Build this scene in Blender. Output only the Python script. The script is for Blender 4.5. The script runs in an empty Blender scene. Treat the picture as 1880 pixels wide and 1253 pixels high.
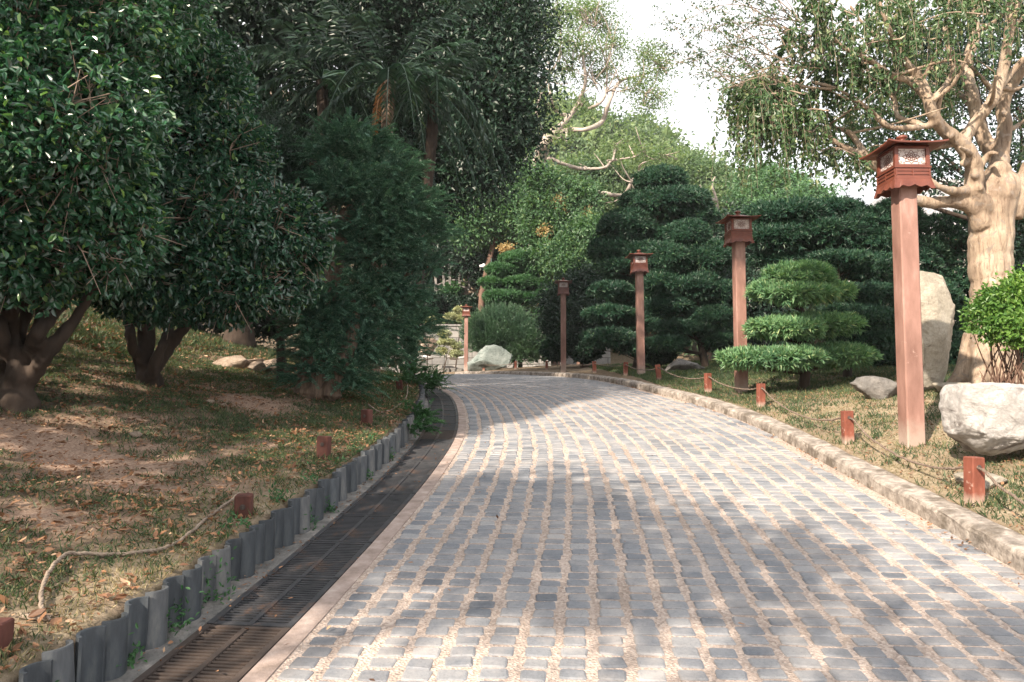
import bpy, math, random
import numpy as np
from mathutils import Vector, Matrix
rng = np.random.default_rng(7)
random.seed(7)
R = math.radians
SC = bpy.context.scene
COL = SC.collection

# ------------------------------------------------------------------ camera, sky, sun, exposure
F_PX = 1300.0
PITCH = math.atan(93.5 / F_PX)
EYE = np.array([0.0, 0.0, 1.5])
cam_d = bpy.data.cameras.new('camera')
cam = bpy.data.objects.new('camera', cam_d)
COL.objects.link(cam)
cam.location = EYE
cam.rotation_euler = (math.pi / 2 + PITCH, 0, 0)
cam_d.sensor_width = 36
cam_d.lens = F_PX / 1880 * 36
cam_d.clip_end = 2000
SC.camera = cam

SUN_EL = R(34)
SUN_DIR = np.array([-0.62, -0.785])          # towards the sun, on the ground plane
w = bpy.data.worlds.new('World'); SC.world = w; w.use_nodes = True
nt = w.node_tree
bg = nt.nodes['Background']
sky = nt.nodes.new('ShaderNodeTexSky'); sky.sky_type = 'NISHITA'; sky.sun_disc = False
sky.sun_elevation = SUN_EL
sky.sun_rotation = math.atan2(SUN_DIR[0], SUN_DIR[1])
sky.air_density = 1.0; sky.dust_density = 3.0; sky.ozone_density = 1.0
veil = nt.nodes.new('ShaderNodeMixRGB'); veil.blend_type = 'MIX'
veil.inputs['Fac'].default_value = 0.7       # thin bright cloud over the whole sky
veil.inputs['Color2'].default_value = (9.1, 8.9, 8.7, 1)
nt.links.new(sky.outputs[0], veil.inputs['Color1'])
nt.links.new(veil.outputs[0], bg.inputs[0])
bg.inputs[1].default_value = 0.095
sd = bpy.data.lights.new('sun', 'SUN'); sd.energy = 5.0; sd.angle = R(0.8); sd.color = (1.0, 0.86, 0.7)
so = bpy.data.objects.new('sun', sd); COL.objects.link(so)
sv = Vector((SUN_DIR[0] * math.cos(SUN_EL), SUN_DIR[1] * math.cos(SUN_EL), math.sin(SUN_EL)))
so.rotation_euler = sv.to_track_quat('Z', 'Y').to_euler()
so.location = (-8, -8, 14)
SC.view_settings.view_transform = 'Standard'
SC.view_settings.look = 'None'
SC.view_settings.exposure = 1.3
SC.view_settings.gamma = 1
SC.render.engine = 'CYCLES'
SC.cycles.max_bounces = 6
SC.cycles.diffuse_bounces = 3
SC.cycles.glossy_bounces = 2
SC.cycles.transmission_bounces = 3
SC.cycles.transparent_max_bounces = 6
SC.cycles.caustics_reflective = False
SC.cycles.caustics_refractive = False

# ------------------------------------------------------------------ pixel helpers (photo pixels, 1880 x 1253)
CP, SP = math.cos(PITCH), math.sin(PITCH)
def ray(x, y):
    u = (x - 940) / F_PX; v = (626.5 - y) / F_PX
    d = np.array([u, CP - v * SP, SP + v * CP])
    return d / d[1]
def P(x, y, D):
    return EYE + ray(x, y) * D
def spline(pts):
    xs = np.array([p[0] for p in pts], float); ys = np.array([p[1] for p in pts], float)
    m = np.gradient(ys, xs)
    def f(t):
        t = np.asarray(t, float)
        i = np.clip(np.searchsorted(xs, t) - 1, 0, len(xs) - 2)
        h = xs[i + 1] - xs[i]; s = np.clip((t - xs[i]) / h, 0, 1)
        r = (2*s**3-3*s**2+1)*ys[i] + (s**3-2*s**2+s)*h*m[i] + (-2*s**3+3*s**2)*ys[i+1] + (s**3-s**2)*h*m[i+1]
        return r
    return f
zr = spline([(-14, -1.61), (-6, -.69), (0, 0), (4, .46), (8.15, .937), (10.86, 1.245), (13.2, 1.485), (15.8, 1.68), (18.6, 1.83), (24, 2.05), (30, 2.25), (36, 2.35), (60, 2.4), (400, 2.4)])
XB = spline([(-14, -2.2), (-6, -1.7), (0, -1.33), (2.86, -1.10), (3.49, -1.02), (4.65, -.89), (6.4, -.74), (8.5, -.667), (10.3, -.78), (12.3, -1.04), (14.5, -1.56), (17.5, -2.35), (21, -3.4), (24, -4.6), (28, -5.9), (32, -6.8), (38, -7.6), (60, -9), (400, -12)])
XR = spline([(-14, 2.3), (-6, 2.55), (0, 2.8), (4.02, 2.9), (6.07, 3.0), (7.16, 3.06), (9.3, 3.13), (10.86, 3.0), (13.2, 2.6), (15.8, 2.3), (18.6, 1.98), (21.5, 1.5), (24, .9), (28, -.4), (32.3, -2.6), (36, -4.0), (38, -4.2), (60, -5), (400, -6)])
def slope(f, y): return (f(y + .05) - f(y - .05)) / .1
def XL(y): return XB(y) - .58 * np.sqrt(1 + slope(XB, y) ** 2)
KW = .21
def XK(y): return XR(y) + KW * np.sqrt(1 + slope(XR, y) ** 2)
def sst(a, b, x): t = np.clip((x - a) / (b - a), 0, 1); return t * t * (3 - 2 * t)
def wob(x, y, s=1.0):
    return (np.sin(x*1.7*s+1.3*np.sin(y*1.1*s)+.5) * np.cos(y*1.9*s+.7*np.sin(x*1.3*s)) + .5*np.sin(x*3.9*s+y*2.7*s+2) * np.cos(y*4.3*s-x*1.3*s) + .25*np.sin(x*8.1*s-y*6.3*s)*np.sin(y*9.7*s+x*4.1*s)) / 1.75
ridge = spline([(-300, 26), (-60, 30), (8, 33), (15, 31), (22, 27.5), (27, 23.5), (34, 19), (46, 13), (70, 9), (300, 6)])
def ground_z(x, y):
    x = np.asarray(x, float); y = np.asarray(y, float)
    b = zr(y)
    dl = XL(y) - x; dr = x - XK(y)
    dlc = np.clip(dl, 0, 60)
    zl = b + .225 + .10 * dlc + .02 * np.minimum(dlc, 9) ** 2 + .38 * np.maximum(dlc - 9, 0) + .07 * wob(x, y, .9) * sst(.2, 2, dl) + .03 * wob(x, y, 2.3) * sst(0.1, 1, dl)
    k = .2 + (.08 - .2) * sst(8, 12, y)
    drc = np.clip(dr, 0, 7)
    zrt = b + .11 + k * drc * (1 - .05 * drc) + .05 * wob(x + 5, y, .9) * sst(.3, 2, dr) + .02 * wob(x, y, 2.7) * sst(.1, .6, dr)
    z = np.where(dl > 0, zl, np.where(dr > 0, zrt, b - .05))
    h = sst(44, 100, y) * np.maximum(ridge(x), 0)
    return z + h
def gz(x, y): return float(ground_z(x, y))
def hit(x, y, d0=1.2, d1=60):
    r = ray(x, y)
    D = d0
    while D < d1:
        p = EYE + r * D
        if p[2] < gz(p[0], p[1]): return p
        D += .01 + D * .002
    return EYE + r * d1

# ------------------------------------------------------------------ mesh helpers
class MB:
    def __init__(s): s.V = []; s.F = []; s.n = 0; s.M = []
    def add(s, V, F, m=0):
        V = np.asarray(V, float).reshape(-1, 3); F = np.asarray(F, int)
        if len(F) == 0: return
        s.V.append(V); s.F.append(F + s.n); s.M.append(np.full(len(F), m)); s.n += len(V)
    def build(s, name, mats, parent=None, smooth=False, loc=None):
        V = np.concatenate(s.V) if s.V else np.zeros((0, 3))
        me = bpy.data.meshes.new(name)
        ks = [f.shape[1] for f in s.F]
        loops = np.concatenate([f.reshape(-1) for f in s.F])
        tot = np.concatenate([np.full(len(f), f.shape[1]) for f in s.F])
        st = np.concatenate([[0], np.cumsum(tot)[:-1]])
        if loc is not None: V = V - np.asarray(loc, float)
        me.vertices.add(len(V)); me.vertices.foreach_set('co', V.astype(np.float32).ravel())
        me.loops.add(len(loops)); me.loops.foreach_set('vertex_index', loops.astype(np.int32))
        me.polygons.add(len(tot)); me.polygons.foreach_set('loop_start', st.astype(np.int32)); me.polygons.foreach_set('loop_total', tot.astype(np.int32))
        me.polygons.foreach_set('material_index', np.concatenate(s.M).astype(np.int32))
        me.update(calc_edges=True); me.validate()
        me.polygons.foreach_set('use_smooth', np.full(len(tot), bool(smooth)))
        for m in (mats if isinstance(mats, (list, tuple)) else [mats]): me.materials.append(m)
        o = bpy.data.objects.new(name, me); COL.objects.link(o)
        if loc is not None: o.location = Vector(loc)
        if parent is not None:
            o.parent = parent
            if loc is None and parent.type == 'EMPTY' and parent.get('_world'):
                o.matrix_parent_inverse = Matrix.Translation(-parent.location)
        return o
def tag(o, label=None, cat=None, group=None, kind=None):
    if label: o['label'] = label
    if cat: o['category'] = cat
    if group: o['group'] = group
    if kind: o['kind'] = kind
    return o
def thing(name, loc, label, cat, group=None, rz=0):
    e = bpy.data.objects.new(name, None); COL.objects.link(e)
    e.location = Vector([float(c) for c in loc]); e.rotation_euler = (0, 0, rz); e.empty_display_size = .1
    return tag(e, label, cat, group)
def copy_tree(o, parent=None):
    c = o.copy(); COL.objects.link(c)
    if parent is not None: c.parent = parent; c.matrix_parent_inverse = o.matrix_parent_inverse.copy()
    for ch in [k for k in bpy.data.objects if k.parent == o]: copy_tree(ch, c)
    return c
def nrm(a): a = np.asarray(a, float); return a / (np.linalg.norm(a, axis=-1, keepdims=True) + 1e-9)
def rsph(n): return nrm(rng.normal(size=(n, 3)))
def crom(pts, n=6):
    pts = np.asarray(pts, float)
    if len(pts) < 3:
        t = np.linspace(0, 1, n + 1)[:, None]; return pts[0] * (1 - t) + pts[-1] * t
    p = np.vstack([2 * pts[0] - pts[1], pts, 2 * pts[-1] - pts[-2]])
    out = []
    for i in range(1, len(p) - 2):
        for t in np.linspace(0, 1, n, endpoint=False):
            out.append(.5 * ((2*p[i]) + (-p[i-1]+p[i+1])*t + (2*p[i-1]-5*p[i]+4*p[i+1]-p[i+2])*t*t + (-p[i-1]+3*p[i]-3*p[i+1]+p[i+2])*t**3))
    out.append(p[-2]); return np.array(out)
def tube(mb, pts, r, sides=8, m=0, rough=0.0, cap=True, smoothn=0, tw=0):
    pts = np.asarray(pts, float)
    r = np.asarray(r, float) * np.ones(len(pts)) if np.ndim(r) == 0 else np.asarray(r, float)
    if smoothn:
        q = np.column_stack([pts, r]); q = crom(q, smoothn); pts = q[:, :3]; r = np.maximum(q[:, 3], .001)
    t = nrm(np.gradient(pts, axis=0))
    up = np.array([0, 0, 1.0]) if abs(t[0][2]) < .9 else np.array([1.0, 0, 0])
    a = np.cross(t[0], up); a /= np.linalg.norm(a)
    ang = np.arange(sides) * 2 * math.pi / sides
    rings = []
    for i in range(len(pts)):
        a = a - t[i] * a.dot(t[i]); a /= np.linalg.norm(a) + 1e-9; b = np.cross(t[i], a)
        rr = r[i] * (1 + (rough * rng.normal(size=sides) if rough else 0))
        an = ang + tw * i
        rings.append(pts[i] + (np.cos(an) * rr)[:, None] * a + (np.sin(an) * rr)[:, None] * b)
    V = np.concatenate(rings); n = len(pts)
    i = np.arange(n - 1)[:, None] * sides; j = np.arange(sides)[None]; k = (j + 1) % sides
    F = np.stack([i + j, i + k, i + sides + k, i + sides + j], -1).reshape(-1, 4)
    mb.add(V, F, m)
    if cap:
        c = pts[-1] + t[-1] * r[-1] * .3
        V2 = np.vstack([rings[-1], c]); F2 = np.stack([np.arange(sides), (np.arange(sides) + 1) % sides, np.full(sides, sides)], -1)
        mb.add(V2, F2, m)
        c = pts[0] - t[0] * r[0] * .3
        V2 = np.vstack([rings[0], c]); F2 = np.stack([(np.arange(sides) + 1) % sides, np.arange(sides), np.full(sides, sides)], -1)
        mb.add(V2, F2, m)
def fused(src, voxel, smooth=3, rough=.0, rs=9.0):
    # weld overlapping limbs into one skin with a voxel remesh, then return it as a mesh builder
    o = src.build('welding', []); md = o.modifiers.new('r', 'REMESH'); md.mode = 'VOXEL'; md.voxel_size = voxel
    sm = o.modifiers.new('s', 'SMOOTH'); sm.iterations = smooth; sm.factor = .6
    dg = bpy.context.evaluated_depsgraph_get(); me = o.evaluated_get(dg).to_mesh()
    V = np.zeros(len(me.vertices) * 3, np.float32); me.vertices.foreach_get('co', V); V = V.reshape(-1, 3).astype(float)
    Nn = np.zeros(len(me.vertices) * 3, np.float32); me.vertices.foreach_get('normal', Nn); Nn = Nn.reshape(-1, 3)
    L = np.zeros(len(me.loops), np.int32); me.loops.foreach_get('vertex_index', L); lt = np.zeros(len(me.polygons), np.int32); me.polygons.foreach_get('loop_total', lt)
    if rough: V = V + Nn * (rough * (n3(V * [1, 1, .35], rs, .3) + .6 * n3(V * [1, 1, .4], rs * 2.7, 1.1)))[:, None]
    old = o.data; bpy.data.objects.remove(o); bpy.data.meshes.remove(old)
    out = MB(); assert (lt == 4).all(); out.add(V, L.reshape(-1, 4)); return out
def box(mb, c, s, m=0, rot=0, bev=0.0):
    c = np.asarray(c, float); hx, hy, hz = np.asarray(s, float) / 2
    if bev <= 0:
        V = np.array([[x, y, z] for z in (-hz, hz) for x, y in ((-hx, -hy), (hx, -hy), (hx, hy), (-hx, hy))])
        F = [[3, 2, 1, 0], [4, 5, 6, 7], [0, 1, 5, 4], [1, 2, 6, 5], [2, 3, 7, 6], [3, 0, 4, 7]]
    else:
        b = bev
        def ring(z, q):
            e = q
            return [[-hx+e+b, -hy+e, z], [hx-e-b, -hy+e, z], [hx-e, -hy+e+b, z], [hx-e, hy-e-b, z], [hx-e-b, hy-e, z], [-hx+e+b, hy-e, z], [-hx+e, hy-e-b, z], [-hx+e, -hy+e+b, z]]
        V = np.array(ring(-hz, b*.7) + ring(-hz + b*.7, 0) + ring(hz - b*.7, 0) + ring(hz, b*.7)); F = []
        F4 = [[i*8+j, i*8+(j+1) % 8, (i+1)*8+(j+1) % 8, (i+1)*8+j] for i in range(3) for j in range(8)]
        ca, sa = math.cos(rot), math.sin(rot); V = V @ np.array([[ca, sa, 0], [-sa, ca, 0], [0, 0, 1]]) + c
        mb.add(V, F4, m); mb.add(V[24:], [[0, 1, 2, 3, 4, 5, 6, 7]], m); mb.add(V[:8], [[7, 6, 5, 4, 3, 2, 1, 0]], m)
        return
    ca, sa = math.cos(rot), math.sin(rot); V = V @ np.array([[ca, sa, 0], [-sa, ca, 0], [0, 0, 1]]) + c
    mb.add(V, F, m)
def leaves(mb, pos, d, n, L, W, kind='oval', m=0, fold=.18, droop=.15):
    pos = np.asarray(pos, float); d = nrm(d); n = n - d * (n * d).sum(1, keepdims=True); n = nrm(n); s = np.cross(d, n)
    N = len(pos); L = (np.ones(N) * L)[:, None]; W = (np.ones(N) * W)[:, None]
    if kind == 'oval':
        pr = [(0, 0, 0), (.3, .5, fold), (.68, .42, fold), (1, 0, -droop), (.68, -.42, fold), (.3, -.5, fold)]
        V = np.stack([pos + d * L * a + s * W * b + n * (W * c if a < 1 else L * c) for a, b, c in pr], 1).reshape(-1, 3)
        i = np.arange(N)[:, None] * 6
        F = np.concatenate([i + np.array([[0, 1, 2, 3]]), i + np.array([[0, 3, 4, 5]])])
    else:   # rhomb of two triangles
        pr = [(0, 0, 0), (.42, .5, fold), (1, 0, -droop), (.42, -.5, fold)]
        V = np.stack([pos + d * L * a + s * W * b + n * (W * c if a < 1 else L * c) for a, b, c in pr], 1).reshape(-1, 3)
        i = np.arange(N)[:, None] * 4
        F = np.concatenate([i + np.array([[0, 1, 2]]), i + np.array([[0, 2, 3]])])
    mb.add(V, F, m)

# ------------------------------------------------------------------ material helpers
def newmat(name):
    m = bpy.data.materials.new(name); m.use_nodes = True
    return m, m.node_tree, m.node_tree.nodes['Principled BSDF']
def N_(nt, t, **kw):
    n = nt.nodes.new('ShaderNode' + t)
    for k, v in kw.items():
        if k.startswith('i_'): n.inputs[k[2:].replace('_', ' ')].default_value = v
        else: setattr(n, k, v)
    return n
def ramp(nt, src, stops):
    r = N_(nt, 'ValToRGB'); e = r.color_ramp.elements
    while len(e) < len(stops): e.new(.5)
    for el, (p, c) in zip(e, stops): el.position = p; el.color = (*c, 1) if len(c) == 3 else c
    nt.links.new(src, r.inputs[0]); return r.outputs[0]
def noise(nt, scale, detail=4, rough=.6, coord='Object', dist=0, sc=None):
    tc = N_(nt, 'TexCoord'); n = N_(nt, 'TexNoise'); n.inputs['Scale'].default_value = scale; n.inputs['Detail'].default_value = detail
    n.inputs['Roughness'].default_value = rough; n.inputs['Distortion'].default_value = dist
    src = tc.outputs[coord]
    if sc:
        mp = N_(nt, 'Mapping'); mp.inputs['Scale'].default_value = sc; nt.links.new(src, mp.inputs[0]); src = mp.outputs[0]
    nt.links.new(src, n.inputs['Vector']); return n.outputs['Fac']
def mixc(nt, f, a, b, mode='MIX'):
    m = N_(nt, 'MixRGB', blend_type=mode)
    for sock, v in ((m.inputs[0], f), (m.inputs[1], a), (m.inputs[2], b)):
        if hasattr(v, 'links') or hasattr(v, 'is_linked'): nt.links.new(v, sock)
        elif isinstance(v, (int, float)): sock.default_value = v
        else: sock.default_value = (*v, 1)
    return m.outputs[0]
def bump(nt, bs, h, strength=.4, dist=.01):
    b = N_(nt, 'Bump'); b.inputs['Strength'].default_value = strength; b.inputs['Distance'].default_value = dist
    nt.links.new(h, b.inputs['Height']); nt.links.new(b.outputs[0], bs.inputs['Normal'])
def leafmat(name, c1, c2, c3=None, rough=.5, trans=.3, spec=.4, tcol=None, big=None):
    m, nt, bs = newmat(name)
    g = N_(nt, 'NewGeometry')
    st = [(0, c1), (.6, c2)] + ([(.9, c2), (1, c3)] if c3 else [])
    col = ramp(nt, g.outputs['Random Per Island'], st)
    nz = noise(nt, big or .9, 3, coord='Object')
    v = ramp(nt, nz, [(.38, (.5, .62, .62)), (.62, (1.3, 1.18, 1.0))] if big else [(.3, (.72, .78, .8)), (.7, (1.2, 1.12, 1.0))])
    col = mixc(nt, 1.0, col, v, 'MULTIPLY')
    nt.links.new(col, bs.inputs['Base Color'])
    bs.inputs['Roughness'].default_value = rough; bs.inputs['Specular IOR Level'].default_value = spec
    tr = N_(nt, 'BsdfTranslucent')
    tc = mixc(nt, 1.0, col, tcol or (1.5, 1.7, .75), 'MULTIPLY'); nt.links.new(tc, tr.inputs[0])
    mx = N_(nt, 'MixShader'); mx.inputs[0].default_value = trans
    nt.links.new(bs.outputs[0], mx.inputs[1]); nt.links.new(tr.outputs[0], mx.inputs[2])
    nt.links.new(mx.outputs[0], nt.nodes['Material Output'].inputs[0])
    return m
def surf(name, stops, scale=6, rough=.8, bs_=.4, bd=.01, bscale=None, detail=6, sc=None, spec=.3, dist=0, extra=None, foot=None):
    m, nt, bs = newmat(name)
    f = noise(nt, scale, detail, .62, sc=sc, dist=dist)
    col = ramp(nt, f, stops)
    if extra:
        f2 = noise(nt, extra[0], 5, .7); f2 = ramp(nt, f2, [(extra[1], (0, 0, 0)), (extra[2], (1, 1, 1))]); col = mixc(nt, f2, col, extra[3])
    nt.links.new(col, bs.inputs['Base Color']); bs.inputs['Roughness'].default_value = rough; bs.inputs['Specular IOR Level'].default_value = spec
    if foot:
        tc = N_(nt, 'TexCoord'); sx = N_(nt, 'SeparateXYZ'); nt.links.new(tc.outputs['Object'], sx.inputs[0]); ad = N_(nt, 'Math', operation='ADD'); mu = N_(nt, 'Math', operation='MULTIPLY'); mu.inputs[1].default_value = foot[0] * .8
        nt.links.new(noise(nt, 14, 5, .7), mu.inputs[0]); nt.links.new(mu.outputs[0], ad.inputs[0]); nt.links.new(sx.outputs['Z'], ad.inputs[1])
        col = mixc(nt, ramp(nt, ad.outputs[0], [(foot[0] * .55, (.85, .85, .85)), (foot[0] * 1.2, (0, 0, 0))]), col, foot[1]); nt.links.new(col, bs.inputs['Base Color'])
    if bs_: bump(nt, bs, noise(nt, bscale or scale * 3, 8, .65, sc=sc), bs_, bd)
    return m

M = {}
M['camellia'] = leafmat('glossy_leaf', (.015, .056, .034), (.038, .118, .062), (.22, .36, .11), rough=.27, trans=.2, spec=.9)
M['camellia2'] = leafmat('glossy_leaf_deep', (.013, .05, .034), (.03, .092, .056), (.15, .27, .09), rough=.27, trans=.18, spec=.9)
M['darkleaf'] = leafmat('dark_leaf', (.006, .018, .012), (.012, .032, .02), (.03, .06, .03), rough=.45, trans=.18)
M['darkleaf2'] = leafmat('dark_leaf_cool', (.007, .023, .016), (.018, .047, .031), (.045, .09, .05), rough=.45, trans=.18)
M['midleaf'] = leafmat('mid_leaf', (.03, .08, .042), (.075, .155, .072), (.18, .27, .11), rough=.5, trans=.3)
M['midleaf2'] = leafmat('mid_leaf_cool', (.04, .10, .055), (.085, .18, .085), (.17, .26, .1), rough=.5, trans=.3)
M['paleleaf'] = leafmat('pale_leaf', (.09, .15, .07), (.15, .22, .10), (.24, .28, .12), rough=.5, trans=.4)
M['hillleaf'] = leafmat('hill_leaf', (.07, .12, .065), (.14, .21, .11), (.25, .28, .14), rough=.6, trans=.3, big=.16)
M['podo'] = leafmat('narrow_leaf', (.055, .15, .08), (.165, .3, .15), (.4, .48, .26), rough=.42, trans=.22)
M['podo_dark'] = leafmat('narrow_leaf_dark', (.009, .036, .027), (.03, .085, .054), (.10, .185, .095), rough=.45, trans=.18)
M['plume'] = leafmat('plume_leaf', (.026, .082, .058), (.09, .195, .145), (.3, .42, .33), rough=.5, trans=.2)
M['juniper'] = leafmat('needle_leaf', (.03, .075, .045), (.07, .14, .08), rough=.5, trans=.15)
M['weep'] = leafmat('weeping_leaf', (.035, .08, .042), (.085, .15, .07), (.27, .3, .17), rough=.4, trans=.3, spec=.5)
M['palm'] = leafmat('palm_leaf', (.013, .037, .026), (.038, .08, .055), (.10, .14, .075), rough=.4, trans=.2)
M['deadpalm'] = leafmat('dry_palm_leaf', (.2, .095, .04), (.3, .16, .07), rough=.6, trans=.3, tcol=(1.3, 1, .6))
M['topiary'] = leafmat('pale_topiary_leaf', (.24, .28, .16), (.4, .43, .27), rough=.55, trans=.25, tcol=(1.2, 1.2, .7))
M['hedge'] = leafmat('round_shrub_leaf', (.03, .095, .045), (.07, .17, .075), rough=.5, trans=.25)
M['lime'] = leafmat('bright_leaf', (.05, .13, .03), (.12, .23, .05), (.2, .3, .07), rough=.4, trans=.3)
M['grass'] = leafmat('grass_blade', (.03, .062, .032), (.085, .125, .06), (.3, .25, .14), rough=.6, trans=.25)
M['drygrass'] = leafmat('dry_grass_blade', (.15, .15, .08), (.34, .29, .18), (.48, .4, .26), rough=.65, trans=.25, tcol=(1.2, 1.1, .7))
M['litter'] = leafmat('fallen_leaf', (.1, .05, .03), (.28, .15, .085), (.55, .38, .26), rough=.6, trans=.12, tcol=(1.2, 1, .7))
M['bark_dark'] = surf('dark_bark', [(.3, (.02, .015, .012)), (.7, (.07, .05, .038))], 5, .9, .8, .02, 14, sc=(1, 1, .35))
M['bark_fibre'] = surf('fibrous_bark', [(.3, (.055, .04, .03)), (.7, (.24, .17, .125))], 9, .9, .9, .03, 16, sc=(1.6, 1.6, .16))
M['bark_pale'] = surf('pale_bark', [(.3, (.2, .145, .1)), (.5, (.38, .295, .21)), (.7, (.52, .43, .33))], 5, .75, .8, .03, 11, sc=(1, 1, .3), extra=(2.6, .54, .64, (.23, .18, .155)))
M['bark_kapok'] = surf('smooth_pale_bark', [(.3, (.2, .165, .14)), (.7, (.42, .36, .32))], 2, .8, .4, .03)
M['bark_red'] = surf('reddish_bark', [(.3, (.07, .04, .03)), (.7, (.17, .105, .078))], 4, .85, .5, .02, 12, sc=(1, 1, .4))
m, nt, bs = newmat('mottled_pale_bark')
c = ramp(nt, noise(nt, 4, 7, .65, sc=(1, 1, .45)), [(.32, (.19, .14, .105)), (.5, (.34, .265, .2)), (.66, (.48, .4, .32))])
c = mixc(nt, .75, c, ramp(nt, noise(nt, 26, 9, .75, sc=(1, 1, .12), dist=.4), [(.36, (.35, .28, .24)), (.5, (.95, .93, .9)), (.7, (1.15, 1.12, 1.08))]), 'MULTIPLY')
pt = ramp(nt, noise(nt, 7, 6, .7, dist=.8), [(.56, (0, 0, 0)), (.6, (1, 1, 1))]); c = mixc(nt, pt, c, (.25, .205, .17))
nt.links.new(c, bs.inputs['Base Color']); bs.inputs['Roughness'].default_value = .8; bs.inputs['Specular IOR Level'].default_value = .25
bump(nt, bs, noise(nt, 26, 10, .75, sc=(1, 1, .12), dist=.4), .9, .03); M['bark_pale'] = m
def stone_mat(name, a, b, c, crack=(.08, .075, .07), scale=2.5, cs=(.55, .70)):
    m, nt, bs = newmat(name)
    col = ramp(nt, noise(nt, scale, 9, .68), [(.3, a), (.5, b), (.72, c)])
    cr = ramp(nt, noise(nt, scale * 1.3, 5, .6, dist=1.6, sc=(1, 1, 2.4)), [(cs[0], (0, 0, 0)), (cs[1], (1, 1, 1))])
    col = mixc(nt, cr, col, crack); col = mixc(nt, .35, col, ramp(nt, noise(nt, 38, 4, .7), [(.35, (.35, .33, .31)), (.65, (1, 1, 1))]), 'MULTIPLY')
    nt.links.new(col, bs.inputs['Base Color']); bs.inputs['Roughness'].default_value = .85; bs.inputs['Specular IOR Level'].default_value = .25
    bump(nt, bs, noise(nt, 9, 14, .78, dist=.8), 1.0, .06)
    return m
M['stone_white'] = stone_mat('white_limestone', (.44, .42, .405), (.6, .585, .575), (.68, .665, .655), (.24, .215, .205), 1.6, (.54, .66))
M['stone_tan'] = stone_mat('tan_stone', (.3, .27, .22), (.45, .41, .34), (.56, .52, .45), (.22, .19, .16), 2.5, (.58, .72))
M['stone_green'] = stone_mat('mossy_grey_stone', (.11, .14, .13), (.22, .255, .24), (.33, .36, .34), (.06, .08, .07), 2.5)
M['stone_warm'] = stone_mat('warm_field_stone', (.28, .21, .16), (.42, .33, .26), (.52, .43, .35), (.12, .09, .07), 4)
M['stone_grey'] = stone_mat('grey_stone', (.14, .135, .13), (.24, .23, .22), (.36, .34, .32), (.06, .06, .055), 3)

# ------------------------------------------------------------------ ground sheet
SOIL = []   # (x, y, rx, ry, strength) bare patches on the left bank, found from what the photo shows
for px, py, rx, ry, st in [(60, 800, .8, .5, 1), (160, 850, .75, .4, .9), (230, 890, .5, .28, .7), (330, 900, .5, .35, .6), (470, 740, .45, .5, .9), (410, 720, .5, .3, .6), (240, 705, .7, .5, .5), (90, 950, .4, .25, .5), (560, 690, .5, .5, .3), (450, 820, .3, .3, .35), (300, 790, .8, .3, .4), (340, 640, 1, 1, .4)]:
    q = hit(px, py); SOIL.append((q[0], q[1], rx, ry, st))
def soil(x, y):
    s = np.zeros_like(x)
    for cx, cy, rx, ry, st in SOIL:
        e = ((x - cx) / rx) ** 2 + ((y - cy) / ry) ** 2
        s = np.maximum(s, st * np.exp(-e * .9))
    s = .85 * s + .30 * wob(x, y, 2.1) + .22 * wob(x, y, 6.3) + .14 * wob(x, y, 17) + .08
    return np.clip(s, 0, 1)
def dryness(x, y):   # straw coloured lawn: right verge up to the clipped pines, and a strip along the tile edging
    r = (x > XK(y)) * (1 - sst(9.5, 11.5, y)) * (.75 + .5 * wob(x, y, 1.6))
    dl = XL(y) - x
    l = (dl > 0) * np.exp(-((dl - .1) / .35) ** 2) * (1 - sst(4.4, 6.4, y)) * (.8 + .4 * wob(x, y, 2))
    return np.clip(r + l, 0, 1)
ys = np.unique(np.concatenate([np.arange(-14, 0, .5), np.arange(0, 14, .09), np.arange(14, 40, .4), np.arange(40, 130, 2.2), [150, 200, 300, 400]]))
dd = np.concatenate([[0], np.arange(.06, 6, .1), np.arange(6, 20, .45), np.arange(20, 70, 2.5), [90, 130, 200, 350]])
rows = []
for y in ys:
    xl, xk = float(XL(y)), float(XK(y))
    xs = np.concatenate([xl - dd[::-1], [xl + .004], np.linspace(xl + .3, xk - .1, 6), [xk - .006], xk + dd])
    z = ground_z(xs, np.full_like(xs, y))
    nd = len(dd); z[nd:nd + 8] = zr(y) - .06
    z[nd - 1] = zr(y) + .20; z[nd + 8] = zr(y) + .105
    rows.append(np.column_stack([xs, np.full_like(xs, y), z]))
nc = rows[0].shape[0]; V = np.concatenate(rows)
i = np.arange(len(ys) - 1)[:, None] * nc; j = np.arange(nc - 1)[None]
F = np.stack([i + j, i + j + 1, i + nc + j + 1, i + nc + j], -1).reshape(-1, 4)
m, nt, bs = newmat('soil_and_turf')
a1 = N_(nt, 'Attribute', attribute_name='soil'); a2 = N_(nt, 'Attribute', attribute_name='dry')
n1 = noise(nt, 9, 9, .7); n2 = noise(nt, 55, 6, .7)
turf = ramp(nt, n1, [(.3, (.05, .042, .03)), (.5, (.14, .108, .074)), (.7, (.27, .2, .145))])
drt = ramp(nt, noise(nt, 21, 9, .75), [(.3, (.13, .11, .065)), (.5, (.3, .245, .17)), (.75, (.48, .4, .3))])
soc = ramp(nt, n2, [(.3, (.2, .13, .095)), (.5, (.34, .235, .175)), (.7, (.5, .38, .3))])
c = mixc(nt, a2.outputs['Fac'], turf, drt)
sf = ramp(nt, a1.outputs['Fac'], [(.15, (0, 0, 0)), (.75, (1, 1, 1))])
c = mixc(nt, sf, c, soc)
nt.links.new(c, bs.inputs['Base Color']); bs.inputs['Roughness'].default_value = .95; bs.inputs['Specular IOR Level'].default_value = .1
bump(nt, bs, n2, .7, .03)
mb = MB(); mb.add(V, F); g = mb.build('ground', m, smooth=True); tag(g, kind='structure')
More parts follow.
